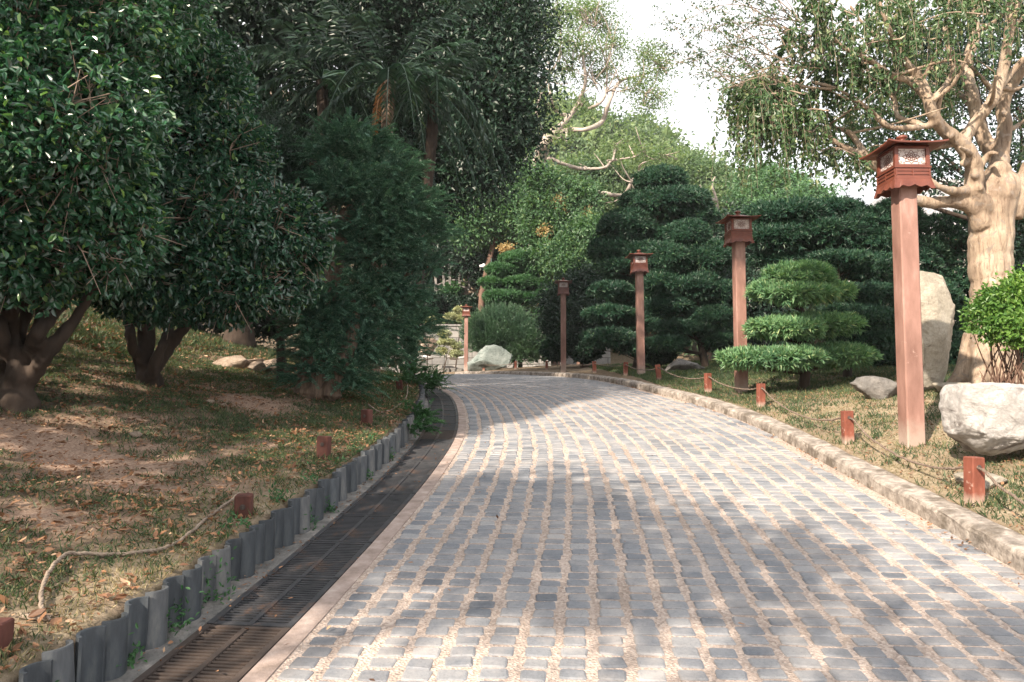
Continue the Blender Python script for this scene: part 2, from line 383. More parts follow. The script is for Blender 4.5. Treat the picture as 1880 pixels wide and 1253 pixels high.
for nm, fn in (('soil', soil), ('dry', dryness)):
    at = g.data.attributes.new(nm, 'FLOAT', 'POINT'); at.data.foreach_set('value', fn(V[:, 0], V[:, 1]).astype(np.float32))

# ------------------------------------------------------------------ paved path: bed of pebble mortar with rows of setts
mbp = MB()
py = np.concatenate([np.arange(-6, 20, .25), np.arange(20, 37, .5)])
rows = []
for y in py:
    xs = np.linspace(float(XB(y)) + .002, float(XR(y)) + .02, 24); rows.append(np.column_stack([xs, np.full(24, y), np.full(24, float(zr(y)))]))
V = np.concatenate(rows); i = np.arange(len(py) - 1)[:, None] * 24; j = np.arange(23)[None]
mbp.add(V, np.stack([i + j, i + j + 1, i + 25, i + 24 + j][:2] + [i + 24 + j + 1, i + 24 + j], -1).reshape(-1, 4), 0)
# setts: strips that run parallel to the left edge
CW, RP = .161, .099
yy = np.arange(-3, 36, .01); bx = XB(yy); tx = slope(XB, yy); ln = np.sqrt(1 + tx ** 2)
tv = np.column_stack([tx / ln, 1 / ln]); nv = np.column_stack([1 / ln, -tx / ln])   # along, to the right
SV = []; SF = []; cnt = 0
for ci in range(60):
    off = .115 + CW * (ci + .5)
    cx = bx + nv[:, 0] * off; cy = yy + nv[:, 1] * off
    ry = np.arange(-2.2, 36, .001); ls = 1 + .35 * np.clip(slope(XB, ry), -1, 1) ** 2       # rows run straight across; courses keep a steady pitch
    cum = np.cumsum(ls) * .001; rows_y = np.interp((np.arange(int(cum[-1] / RP)) + .5) * RP, cum, ry)
    Y = rows_y + .004 * rng.normal(size=len(rows_y)) + .006 * math.sin(ci * 1.7); X = np.interp(Y, cy, cx); T = np.column_stack([np.interp(Y, cy, tv[:, 0]), np.interp(Y, cy, tv[:, 1])])
    keep = (X < XR(Y) - .05) & (Y > -2) & (Y < 35.5) & (X > XB(Y) + .1)
    X, Y, T = X[keep] + rng.normal(size=keep.sum()) * .006, Y[keep], T[keep]
    n = len(X)
    if n == 0: continue
    hw = (CW * .352 * (1 + .06 * rng.normal(size=n))); hl = (RP * .40 * (1 + .06 * rng.normal(size=n)))
    T = nrm(T * .5 + [0, .5]); rot = rng.normal(size=n) * .035; ca, sa = np.cos(rot), np.sin(rot)
    T = np.column_stack([T[:, 0] * ca - T[:, 1] * sa, T[:, 0] * sa + T[:, 1] * ca]); Rr = np.column_stack([T[:, 1], -T[:, 0]])
    zb = zr(Y); gr = slope(zr, Y); h = .005 + .003 * rng.random(n); tilt = rng.normal(size=(n, 2)) * .02
    vs = []
    oct_ = [(-1, -.72), (-.86, -1), (.86, -1), (1, -.72), (1, .72), (.86, 1), (-.86, 1), (-1, .72)]
    jit = 1 + .045 * rng.normal(size=(n, 8))
    for lev, (sc_, hh) in enumerate([(1.06, -.004), (1.0, .45), (.86, 1.0)]):
        for k, (a, b) in enumerate(oct_):
            ex = a * hw * sc_ * jit[:, k]; ey = b * hl * sc_ * jit[:, k]
            x = X + Rr[:, 0] * ex + T[:, 0] * ey; y = Y + Rr[:, 1] * ex + T[:, 1] * ey
            z = zr(y) + (h * hh if lev else -.006) + (tilt[:, 0] * ex + tilt[:, 1] * ey if lev == 2 else 0)
            vs.append(np.column_stack([x, y, z]))
    V = np.stack(vs, 1).reshape(-1, 3); b0 = np.arange(n)[:, None] * 24
    q = [[l * 8 + k, l * 8 + (k + 1) % 8, (l + 1) * 8 + (k + 1) % 8, (l + 1) * 8 + k] for l in (0, 1) for k in range(8)]
    mbp.add(V, (b0[:, :, None] + np.array(q)[None]).reshape(-1, 4), 1)
    mbp.F.append((b0 + np.arange(16, 24)[None]) + mbp.n - len(V)); mbp.M.append(np.full(n, 1))
m0, nt, bs = newmat('pebble_mortar')
vo = N_(nt, 'TexVoronoi'); vo.inputs['Scale'].default_value = 75
tc = N_(nt, 'TexCoord'); nt.links.new(tc.outputs['Object'], vo.inputs['Vector'])
c = ramp(nt, vo.outputs['Color'], [(0, (.15, .115, .095)), (.5, (.39, .31, .265)), (1, (.64, .545, .48))]); c2 = ramp(nt, noise(nt, 3, 5, .7), [(.3, (.32, .26, .22)), (.7, (.54, .46, .41))])
c = mixc(nt, .4, c, c2); c = mixc(nt, ramp(nt, noise(nt, 1.4, 8, .72), [(.5, (0, 0, 0)), (.68, (.6, .6, .6))]), c, (.2, .165, .14))
nt.links.new(c, bs.inputs['Base Color']); bs.inputs['Roughness'].default_value = .9; bs.inputs['Specular IOR Level'].default_value = .15
bump(nt, bs, vo.outputs['Distance'], .9, .008)
m1, nt, bs = newmat('sett_stone')
g1 = N_(nt, 'NewGeometry')
c = ramp(nt, g1.outputs['Random Per Island'], [(0, (.11, .122, .142)), (.06, (.15, .163, .186)), (.8, (.21, .219, .237)), (1, (.3, .298, .302))])
c = mixc(nt, .55, c, ramp(nt, noise(nt, 60, 7, .75), [(.34, (.5, .5, .52)), (.5, (.95, .95, .95)), (.7, (1.15, 1.13, 1.1))]), 'MULTIPLY')
dust = ramp(nt, noise(nt, 2.6, 6, .7), [(.45, (0, 0, 0)), (.7, (.6, .6, .6))])
c = mixc(nt, dust, c, (.4, .37, .35))
c = mixc(nt, ramp(nt, noise(nt, .9, 9, .75), [(.52, (0, 0, 0)), (.66, (.45, .45, .45))]), c, (.13, .125, .125)); c = mixc(nt, ramp(nt, noise(nt, 130, 3, .6), [(.62, (0, 0, 0)), (.7, (.6, .6, .6))]), c, (.1, .1, .1))
nt.links.new(c, bs.inputs['Base Color']); bs.inputs['Roughness'].default_value = .62; bs.inputs['Specular IOR Level'].default_value = .45
bump(nt, bs, noise(nt, 45, 8, .7), .5, .006)
pth = mbp.build('path', [m0, m1]); tag(pth, kind='structure')
# concrete band, gutter slab, drain channel
def strip(name, o1, o2, z1, z2, y0, y1, mat, thick=.05, step=.2):
    mb = MB(); y = np.arange(y0, y1, step); l = np.sqrt(1 + slope(XB, y) ** 2)
    a = np.column_stack([XB(y) + o1 * l, y, zr(y) + z1]); b = np.column_stack([XB(y) + o2 * l, y, zr(y) + z2])
    a2 = a - [0, 0, thick]; b2 = b - [0, 0, thick]; n = len(y)
    V = np.stack([a2, a, b, b2], 1).reshape(-1, 3); i = np.arange(n - 1)[:, None] * 4
    F = (i[:, :, None] + np.array([[[0, 4, 5, 1], [1, 5, 6, 2], [2, 6, 7, 3]]])).reshape(-1, 4)[:, ::-1]
    mb.add(V, F); return tag(mb.build(name, mat), kind='structure')
M['band'] = surf('pink_mortar_band', [(.3, (.2, .155, .13)), (.55, (.34, .27, .24)), (.75, (.45, .38, .34))], 9, .9, .6, .01, 40)
M['gutter'] = surf('gutter_concrete', [(.3, (.1, .1, .095)), (.55, (.2, .19, .18)), (.75, (.34, .31, .28))], 9, .95, .8, .015, 50)
M['iron'] = surf('dark_cast_iron', [(.3, (.022, .024, .028)), (.6, (.05, .05, .055)), (.8, (.1, .085, .075))], 11, .5, .3, .003, 60, spec=.5, extra=(3.5, .55, .7, (.13, .075, .05)))
M['iron_rust'] = surf('rusty_cast_iron', [(.3, (.035, .028, .026)), (.6, (.065, .048, .04)), (.8, (.12, .08, .06))], 9, .65, .3, .003, 60, spec=.4)
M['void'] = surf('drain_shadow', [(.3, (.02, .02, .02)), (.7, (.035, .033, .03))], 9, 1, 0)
strip('path_border', .0, .10, .006, .006, -6, 30, M['band'])
strip('gutter', -.60, -.432, .008, .002, -6, 30, M['gutter'])
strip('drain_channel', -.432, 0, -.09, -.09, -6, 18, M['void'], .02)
# drain grates, one every 0.6 m
GL, GW = .60, .424
def grate_mesh():
    mb = MB()
    for sx in (-1, 1): box(mb, (sx * (GW/2 - .016), 0, -.012), (.032, GL - .006, .03), 0)
    box(mb, (0, 0, -.0125), (.026, GL - .006, .029), 0)
    for sy in (-1, 1): box(mb, (0, sy * (GL/2 - .012), -.0135), (GW - .064, .02, .028), 0)
    n = 19
    for k in range(n):
        y = -GL/2 + .04 + (GL - .08) * k / (n - 1)
        for sx in (-1, 1): box(mb, (sx * .096, y, -.016), (.166, .0155, .022), 0)
    return mb
g0 = None; y = -2.0; k = 0
while y < 16.2:
    sl = float(slope(XB, y)); l = math.sqrt(1 + sl * sl); ym = y + GL / 2 / l
    sm = float(slope(XB, ym)); lm = math.sqrt(1 + sm * sm)
    if g0 is None: g0 = grate_mesh().build('drain_grate', M['iron']); o = g0
    else: o = g0.copy(); COL.objects.link(o)
    if k in (5, 8, 17): o.data = g0.data.copy(); o.data.materials[0] = M['iron_rust']
    o.location = (float(XB(ym)) - .217 * lm, ym, float(zr(ym)) + .004)
    o.rotation_euler = (math.atan(float(slope(zr, ym)) / lm), 0, -math.atan(sm))
    tag(o, 'dark slotted iron drain grate beside the paved path' if k not in (5, 8, 17) else 'rust-browned slotted drain grate beside the paved path', 'drain grate', 'drain grates in the gutter along the path')
    y += (GL + .006) / lm; k += 1
# kerb in stone blocks
M['kerb'] = surf('weathered_kerb', [(.3, (.12, .105, .09)), (.5, (.29, .255, .225)), (.7, (.46, .42, .375))], 11, .9, .9, .02, 30, extra=(3.2, .5, .62, (.13, .11, .09)))
mb = MB(); y = -6.0
while y < 32.3:
    e = min(y + rng.uniform(.9, 1.2), 32.3); q = np.linspace(y + .003, e - .003, 6)
    sl = slope(XR, q); l = np.sqrt(1 + sl ** 2); dz = rng.normal() * .004
    prof = [(.0, -.08), (.0, .085), (.012, .108), (.035, .118), (KW - .02, .124), (KW - .002, .11), (KW, -.08)]
    V = np.stack([np.column_stack([XR(q) + a * l + .004 * rng.normal(size=6), q, zr(q) + b + (dz + .003 * rng.normal(size=6) if b > 0 else 0)]) for a, b in prof], 1).reshape(-1, 3)
    npf = len(prof)
    F = [[i*npf+j, i*npf+j+1, (i+1)*npf+j+1, (i+1)*npf+j] for i in range(5) for j in range(npf - 1)]
    mb.add(V, F); mb.add(V[:npf], [list(range(npf))[::-1]]); mb.add(V[-npf:], [list(range(npf))])
    y = e
tag(mb.build('kerb', M['kerb']), kind='structure')

# ------------------------------------------------------------------ edging of half-round tiles stood on end
m, nt, bs = newmat('grey_clay_tile')
oi = N_(nt, 'ObjectInfo')
c = ramp(nt, oi.outputs['Random'], [(0, (.035, .043, .052)), (.6, (.07, .082, .095)), (1, (.15, .15, .15))])
c = mixc(nt, .8, c, ramp(nt, noise(nt, 14, 6, .65, sc=(1, 1, .25)), [(.3, (.4, .4, .42)), (.55, (1, 1, 1)), (.72, (2.0, 1.85, 1.6))]), 'MULTIPLY')
nt.links.new(c, bs.inputs['Base Color']); bs.inputs['Roughness'].default_value = .6
bump(nt, bs, noise(nt, 20, 6, .7), .35, .006); M['tile'] = m
TP = .138
ed = thing('tile_edging', (float(XL(2)), 2, float(zr(2))), 'scalloped edging of upright grey half-round tiles holding back the left bank', 'edging')
def tile_mesh():
    mb = MB(); n = 16; th = .014; rad = .071
    a = np.linspace(-1.32, 1.32, n + 1); H = .24
    pts = []
    for rr, sgn in ((rad, 1), (rad - th, 1)):
        pts.append(np.column_stack([(rr * np.cos(a) - rad * .45), rr * np.sin(a)]))
    o_, i_ = pts
    V = []
    for z in (-.05, H - .006, H):
        sh = .003 if z == H else 0
        for P2, s in ((o_, -sh), (i_, sh)): V.append(np.column_stack([P2[:, 0] * (1 + s / rad), P2[:, 1], np.full(n + 1, z)]))
    V = np.concatenate(V); N1 = n + 1; F = []
    for l in (0, 1):
        for k in range(n):
            o0 = (l*2)*N1; o1 = (l*2+2)*N1; F.append([o0+k, o0+k+1, o1+k+1, o1+k])
            i0 = (l*2+1)*N1; i1 = (l*2+3)*N1; F.append([i0+k+1, i0+k, i1+k, i1+k+1])
        for k in (0, n):
            a0, b0 = (l*2)*N1+k, (l*2+1)*N1+k; a1, b1 = (l*2+2)*N1+k, (l*2+3)*N1+k
            F.append([a0, a1, b1, b0] if k == 0 else [a0, b0, b1, a1])
    t0, t1 = 4*N1, 5*N1
    for k in range(n): F.append([t0+k, t0+k+1, t1+k+1, t1+k])
    mb.add(V, F); return mb
y = 1.9; k = 0; t0 = None
while k < 88:
    sl = float(slope(XB, y)); l = math.sqrt(1 + sl * sl)
    if t0 is None: t0 = tile_mesh().build('tile', M['tile'], smooth=False); o = t0
    else: o = t0.copy(); COL.objects.link(o)
    o.parent = ed
    flip = k % 2
    wl = Vector((float(XB(y)) - .545 * l - (.006 if flip else -.006) + rng.normal() * .004, y, float(zr(y)) + rng.normal() * .007))
    o.location = wl - ed.location
    o.rotation_euler = (rng.normal() * .012, rng.normal() * .02 - .02, -math.atan(sl) + (math.pi if flip else 0) + rng.normal() * .04)
    y += TP * .97 / l * (1 + .03 * rng.normal()); k += 1
END_TILE = y

# ------------------------------------------------------------------ lantern posts
M['post'] = surf('faded_red_brown_paint', [(.3, (.15, .078, .06)), (.55, (.265, .15, .122)), (.75, (.4, .27, .235))], 5, .6, .15, .004, 30, sc=(1, 1, .3), spec=.35, extra=(6, .62, .75, (.5, .36, .31)), foot=(.34, (.34, .27, .23)))
M['redpaint'] = surf('red_brown_paint', [(.3, (.095, .026, .016)), (.7, (.16, .048, .029))], 6, .42, .12, .003, 30, spec=.5)
M['pane'] = surf('white_lamp_pane', [(.3, (.46, .4, .385)), (.7, (.58, .52, .5))], 5, .45, 0)
M['bollard'] = surf('weathered_red_post', [(.3, (.11, .032, .02)), (.55, (.2, .065, .042)), (.78, (.32, .17, .13))], 9, .75, .4, .006, 40, sc=(1, 1, .4), extra=(14, .6, .72, (.5, .38, .32)), foot=(.1, (.36, .29, .24)))
M['bollard_dark'] = surf('dull_red_post', [(.3, (.05, .022, .017)), (.55, (.11, .042, .033)), (.78, (.18, .09, .07))], 9, .85, .4, .006, 40, sc=(1, 1, .4))
M['rope'] = surf('weathered_rope', [(.3, (.08, .062, .05)), (.6, (.19, .145, .115)), (.8, (.33, .27, .22))], 30, .9, .5, .004, 90)
M['rope_pale'] = surf('pale_rope', [(.3, (.14, .11, .085)), (.7, (.33, .265, .21))], 14, .9, .5, .004, 90)
def frustum(mb, hw0, z0, hw1, z1, m=0):
    V = [[sx * hw0, sy * hw0, z0] for sx, sy in ((-1,-1),(1,-1),(1,1),(-1,1))] + [[sx * hw1, sy * hw1, z1] for sx, sy in ((-1,-1),(1,-1),(1,1),(-1,1))]
    mb.add(V, [[3,2,1,0],[4,5,6,7],[0,1,5,4],[1,2,6,5],[2,3,7,6],[3,0,4,7]], m)
def make_lamp():
    root = thing('lantern_post', (0, 0, 0), 'x', 'lantern post', 'red-brown lantern posts along the right side of the path')
    mb = MB(); box(mb, (0, 0, 1.2), (.172, .172, 2.7), bev=.012); mb.build('post', M['post'], root)
    # skirt with scalloped lower edge, flaring outwards
    mb = MB(); n = 24; hw_t, hw_b = .172, .196
    t = np.linspace(-1, 1, n + 1)
    sc = sst(.78, .6, np.abs(t)) * (.022 + .007 * np.cos(t * math.pi * 3.2)) + .008 * np.exp(-(t / .07) ** 2)
    for r in range(4):
        ca, sa = math.cos(r * math.pi / 2), math.sin(r * math.pi / 2)
        top = np.column_stack([t * hw_t, np.full(n + 1, -hw_t), np.full(n + 1, 2.555)])
        mid = np.column_stack([t * hw_t * 1.01, np.full(n + 1, -hw_t * 1.01), np.full(n + 1, 2.52)])
        bot = np.column_stack([t * hw_b, np.full(n + 1, -hw_b), 2.43 + sc])
        bi = bot * [1, 1, 1] + [0, .014, 0]; ti = top + [0, .014, 0]
        V = np.concatenate([top, mid, bot, bi, ti]) @ np.array([[ca, sa, 0], [-sa, ca, 0], [0, 0, 1]])
        N1 = n + 1; F = [[l*N1+k+1, l*N1+k, (l+1)*N1+k, (l+1)*N1+k+1] for l in range(4) for k in range(n)]
        mb.add(V, F)
    frustum(mb, .165, 2.50, .165, 2.53)
    mb.build('skirt', M['redpaint'], root)
    # base band with raised rails
    mb = MB(); frustum(mb, .166, 2.545, .166, 2.632); frustum(mb, .176, 2.634, .176, 2.650)
    for r in range(4):
        ca, sa = math.cos(r * math.pi / 2), math.sin(r * math.pi / 2)
        for c_, s_ in (((-.079, -.169, 2.608), (.15, .008, .012)), ((.079, -.169, 2.608), (.15, .008, .012)), ((-.079, -.169, 2.572), (.15, .008, .01)), ((.079, -.169, 2.572), (.15, .008, .01)), ((0, -.1695, 2.59), (.012, .009, .07)), ((-.158, -.1695, 2.59), (.012, .009, .07)), ((.158, -.1695, 2.59), (.012, .009, .07))):
            box(mb, (c_[0]*ca - c_[1]*sa, c_[0]*sa + c_[1]*ca, c_[2]), s_, rot=r * math.pi / 2)
    mb.build('base_band', M['redpaint'], root)
    # frame: corner stiles and rails
    mb = MB()
    for sx in (-1, 1):
        for sy in (-1, 1): box(mb, (sx * .15, sy * .15, 2.745), (.034, .034, .186))
    for r in range(4):
        ca, sa = math.cos(r * math.pi / 2), math.sin(r * math.pi / 2)
        for z in (2.66, 2.833): box(mb, (0*ca + .152*sa, 0*sa - .152*ca, z), (.264, .026, .018), rot=r * math.pi / 2)
    mb.build('frame', M['redpaint'], root)
    # four panes, each with a fretwork flower in front of it
    for r in range(4):
        ca, sa = math.cos(r * math.pi / 2), math.sin(r * math.pi / 2); Rm = np.array([[ca, sa, 0], [-sa, ca, 0], [0, 0, 1]])
        mb = MB(); box(mb, (0, 0, 0), (.266, .006, .155)); mb.V = [(v + [0, -.143, 2.7465]) @ Rm for v in mb.V]
        pn = mb.build('pane', M['pane'], root)
        mb = MB(); y0 = -.1495; zc = 2.7465
        def cur(pts, rad=.0017, closed=False):
            rad *= 1.35
            pts = np.array(pts, float); p = np.column_stack([pts[:, 0], np.full(len(pts), y0), zc + pts[:, 1]])
            tube(mb, p, rad, 4, cap=False)
        th = np.linspace(0, 2 * math.pi, 13)
        cur(np.column_stack([.0125 * np.cos(th), .0105 * np.sin(th)]), .0014)
        for k in range(8):
            a = k * math.pi / 4
            def pet(r0, r1, wd, rad, pw=1, off=0):
                s = np.linspace(0, 1, 7); rr = r0 + (r1 - r0) * s; wv = wd * np.sin(math.pi * s ** pw)
                for sg in (-1, 1):
                    x_ = rr * math.cos(a + off) - sg * wv * math.sin(a + off); z_ = rr * math.sin(a + off) + sg * wv * math.cos(a + off)
                    cur(np.column_stack([np.clip(x_ * 1.18, -.129, .129), np.clip(z_ * .92, -.074, .074)]), rad)
            pet(.013, .042, .0085, .0015, .8)
            pet(.034, .070, .0165, .0017, .75, math.pi / 8 if k % 1 else 0)
        for sx in (-1, 1):
            for sz in (-1, 1):
                for cx_, cz_, rr, ph in ((.105, .05, .016, 0), (.118, .018, .012, 1), (.072, .062, .011, 2), (.125, .066, .008, 3)):
                    s = np.linspace(0, 4.9, 11); rad_ = rr * (1 - .12 * s)
                    cur(np.column_stack([sx * (cx_ + rad_ * np.cos(s + ph)), sz * (cz_ + rad_ * np.sin(s + ph))]), .0014)
        mb.V = [v @ Rm for v in mb.V]
        mb.build('fretwork', M['redpaint'], pn)
    # flared roof with lifted corners
    mb = MB(); n = 16; t = np.linspace(-1, 1, n + 1); X, Y = np.meshgrid(t, t)
    def roofz(X, Y):
        e = np.maximum(np.abs(X), np.abs(Y)); c_ = np.abs(X * Y)
        return 2.848 + .095 * (1 - e) ** 1.35 + .016 * c_ ** 3
    top = np.column_stack([(X * .272 * (1 + .04 * np.abs(Y) ** 4)).ravel(), (Y * .272 * (1 + .04 * np.abs(X) ** 4)).ravel(), roofz(X, Y).ravel() + .012])
    bot = top - [0, 0, .015]; N1 = n + 1
    F = [[i*N1+j, i*N1+j+1, (i+1)*N1+j+1, (i+1)*N1+j] for i in range(n) for j in range(n)]
    nb = N1 * N1; V = np.concatenate([top, bot])
    F2 = [[nb + f[3], nb + f[2], nb + f[1], nb + f[0]] for f in F]; E = []
    for k in range(n):
        for a, b in ((k, k + 1), (n*N1 + k + 1, n*N1 + k), ((k+1)*N1, k*N1), (k*N1 + n, (k+1)*N1 + n)): E.append([a, nb + a, nb + b, b])
    mb.add(V, F + F2 + E); frustum(mb, .172, 2.842, .150, 2.865)
    rf = mb.build('roof', M['redpaint'], root)
    mb = MB(); pr = [(0, 2.955), (.028, 2.955), (.03, 2.962), (.022, 2.966), (.045, 2.976), (.052, 2.988), (.048, 3.0), (.03, 3.009), (0, 3.012)]
    a = np.arange(14) * 2 * math.pi / 14
    V = np.concatenate([np.column_stack([r_ * np.cos(a), r_ * np.sin(a), np.full(14, z_)]) for r_, z_ in pr]) - [0, 0, .004]
    mb.add(V, [[i*14+j, i*14+(j+1) % 14, (i+1)*14+(j+1) % 14, (i+1)*14+j] for i in range(len(pr)-1) for j in range(14)])
    mb.build('finial', M['redpaint'], rf, smooth=True)
    return root
LP = [(3.79, 6.76), (3.75, 11.6), (3.06, 16.8), (1.67, 23.0), (-2.1, 32.3)]
LL = ['tall red-brown lantern post nearest the viewer, in front of the pale trunked tree', 'second lantern post, its shaft crossing the tiered clipped pine', 'third lantern post, before the dark clipped pines', 'fourth lantern post, standing right of the spiky dark bush', 'farthest small lantern post, left of the mossy boulder']
lamp0 = make_lamp(); LAMPS = []
for k, ((x, y), lb) in enumerate(zip(LP, LL)):
    o = lamp0 if k == 0 else copy_tree(lamp0)
    o.location = (x, y, gz(x, y) - (.0 if k < 3 else -.08)); o['label'] = lb
    o.rotation_euler = (rng.normal() * .003, rng.normal() * .004, (0, .05, .03, -.03, .02)[k]); LAMPS.append(o)

# ------------------------------------------------------------------ short red posts and ropes
def make_bollard():
    root = thing('rope_post', (0, 0, 0), 'x', 'post', 'short red posts that carry the rope')
    mb = MB(); box(mb, (0, 0, .11), (.098, .098, .44), bev=.008); mb.build('shaft', M['bollard'], root)
    mb = MB(); a = np.linspace(0, 2 * math.pi, 13)
    tube(mb, np.column_stack([.014 * np.cos(a), np.full(13, -.0495), .262 + .014 * np.sin(a)]), .0035, 5, cap=False)
    tube(mb, np.column_stack([np.full(13, -.0), np.full(13, -.0495), .262 + np.linspace(-.011, .011, 13)]), .011, 6)
    mb.build('eyelet', M['iron_rust'], root); return root
b0 = make_bollard()
RB = [(5.06, 3.26), (7.28, 3.43), (10.0, 3.50), (11.9, 3.29), (14.5, 3.01), (17, 2.72), (20, 2.33), (23.6, 1.72), (26.5, 1.3), (29.5, .15), (31.2, -1.25)]
RLB = ['red post nearest the viewer on the right, under the white boulder', 'red post left of the nearest lantern post', 'red post in front of the lit tiered pine', 'red post left of the second lantern post', 'leaning red post right of the third lantern post', 'red post left of the third lantern post', 'red post between the third and fourth lantern posts', 'red post at the foot of the fourth lantern post', 'small red post left of the fourth lantern post', 'small red post right of the mossy boulder', 'small red post in front of the mossy boulder']
LBp = [(18, 1160, 2.65, -1.9, .115), (452, 925, 4.4, -1.64, .13), (595, 832, 6.0, -1.59, .19), (672, 775, 7.7, -1.57, .17), (738, 703, 11.0, -1.72, .17)]
LLB = ['red wooden stub at the left edge of the photo with a pale rope end', 'low red stub in the grass behind the tile edging', 'red stub with a pale cord in front, near the middle of the left bank', 'thin red stub with a split front below the plume tree', 'farthest red stub on the left bank beside the ferns']
BOL = []
first = True
for k, ((y, x), lb) in enumerate(zip(RB, RLB)):
    o = b0 if first else copy_tree(b0); first = False
    o.location = (x, y, gz(x, y) + .0); o['label'] = lb
    o.rotation_euler = (rng.normal() * .03, (.02, -.01, .03, .0, -.1, .05, -.03, .02, 0, .02, 0)[k], rng.normal() * .15 + .05); BOL.append(o)
for k, ((_, _, y, x, h), lb) in enumerate(zip(LBp, LLB)):
    o = copy_tree(b0); o.location = (x, y, gz(x, y) + h - .33)
    for c_ in [q for q in bpy.data.objects if q.parent == o and q.name.startswith('shaft')]:
        if k == 0: DK = c_.data.copy(); DK.materials[0] = M['bollard_dark']
        c_.data = DK
    o['label'] = lb; o['group'] = 'low red stubs on the left bank'
    o.rotation_euler = (rng.normal() * .05, rng.normal() * .06, rng.normal() * .2)
def rope(mb, pts, rad=.0095):
    pts = crom(pts, 10); pts[1:-1] += rng.normal(size=(len(pts) - 2, 3)) * .0025; L = np.linalg.norm(np.diff(pts, axis=0), axis=1).sum(); n = int(L / .012) + 2
    s = np.concatenate([[0], np.cumsum(np.linalg.norm(np.diff(pts, axis=0), axis=1))]); q = np.linspace(0, s[-1], n)
    c = np.column_stack([np.interp(q, s, pts[:, i]) for i in range(3)]); t = nrm(np.gradient(c, axis=0))
    a = nrm(np.cross(t, [0, 0, 1.0])); b = np.cross(t, a)
    for k in range(3):
        ph = q / .075 * 2 * math.pi + k * 2.094
        tube(mb, c + (a * np.cos(ph)[:, None] + b * np.sin(ph)[:, None]) * rad * .5, rad * .6, 5, cap=False)
mb = MB(); pts = []
near = np.array([3.05, 3.4, gz(3.2, 3.4) + .22])
seq = [near] + [np.array(o.location) + [0, -.05, .262] for o in BOL]
sag = [.10, .17, .17, .08, .10, .08, .05, .05, .05, .05, .05]
for a, b, s in zip(seq[:-1], seq[1:], sag):
    for t in np.linspace(0, 1, 7)[:-1]: pts.append(a * (1 - t) + b * t - [0, 0, 4 * s * t * (1 - t)])
pts.append(seq[-1]); rope(mb, pts)
tag(mb.build('rope', M['rope'], smooth=True), 'brown twisted rope sagging between the red posts on the right', 'rope', 'ropes beside the path')
def on(px, py, dz=.02): q = hit(px, py); return q + [0, 0, dz]
mb = MB(); rope(mb, [on(38, 1140), on(75, 1135), on(74, 1110, .03), on(90, 1070, .05), on(125, 1037, .05), on(200, 1026), on(285, 1018), on(330, 1000), on(380, 958), on(440, 915, .03)], .0098)
rope(mb, [on(38, 1140), on(70, 1143), on(93, 1146)], .012)
tag(mb.build('rope', M['rope_pale'], smooth=True), 'pale slack rope lying in the grass from the left photo edge', 'rope', 'ropes beside the path')
mb = MB(); rope(mb, [on(742, 700), on(748, 712, .03), on(745, 735, .03), on(725, 752), on(700, 760), on(676, 752, .06)], .009)
tag(mb.build('rope', M['rope_pale'], smooth=True), 'thin grey rope curling down the bank behind the split red stub', 'rope', 'ropes beside the path')

# ------------------------------------------------------------------ rocks
def ico(sub):
    import bmesh
    bm = bmesh.new(); bmesh.ops.create_icosphere(bm, subdivisions=sub, radius=1)
    V = np.array([v.co[:] for v in bm.verts]); F = np.array([[v.index for v in f.verts] for f in bm.faces]); bm.free(); return V, F
ICO5 = ico(5); ICO3 = ico(3); ICO4 = ico(4)
def n3(V, s, ph): return (np.sin(V[:, 0]*s+ph) * np.cos(V[:, 1]*s*1.1+ph*2) + np.sin(V[:, 2]*s*1.2+ph*3) * np.cos(V[:, 0]*s*.9-ph)) * .5
from mathutils import noise as mn
def fbm(V, s, ph, ridged=True):
    f = (lambda v: mn.ridged_multi_fractal(v, .9, 2.1, 5, 1.0, 2.0) - 1.2) if ridged else (lambda v: mn.fractal(v, .8, 2.1, 5))
    return np.array([f(Vector((float(v[0] * s + ph), float(v[1] * s - ph), float(v[2] * s)))) for v in V])
def rock(name, c, s, mat, label, rz=0, cuts=9, seed=1, sub=4, cat='rock', group=None, tilt=0):
    r = np.random.default_rng(seed); V, F = {3: ICO3, 4: ICO4, 5: ICO5}[sub]; V = V.copy()
    for k in range(cuts + 5):
        n = nrm(r.normal(size=3)); d = r.uniform(.5, .82); h = V @ n - d; V = V - np.outer(np.clip(h, 0, 9) * .98, n)
    V = V * (1 + .05 * fbm(V, 1.3, seed) + .05 * fbm(V, 3.5, seed * 2, False))[:, None]
    V = V * np.array(s) * 1.12; ca, sa = math.cos(tilt), math.sin(tilt); V = V @ np.array([[ca, 0, sa], [0, 1, 0], [-sa, 0, ca]])
    mb = MB(); mb.add(V, F); o = mb.build(name, mat, smooth=True); o.location = Vector([float(q) for q in c]); o.rotation_euler = (0, 0, rz)
    return tag(o, label, cat, group)
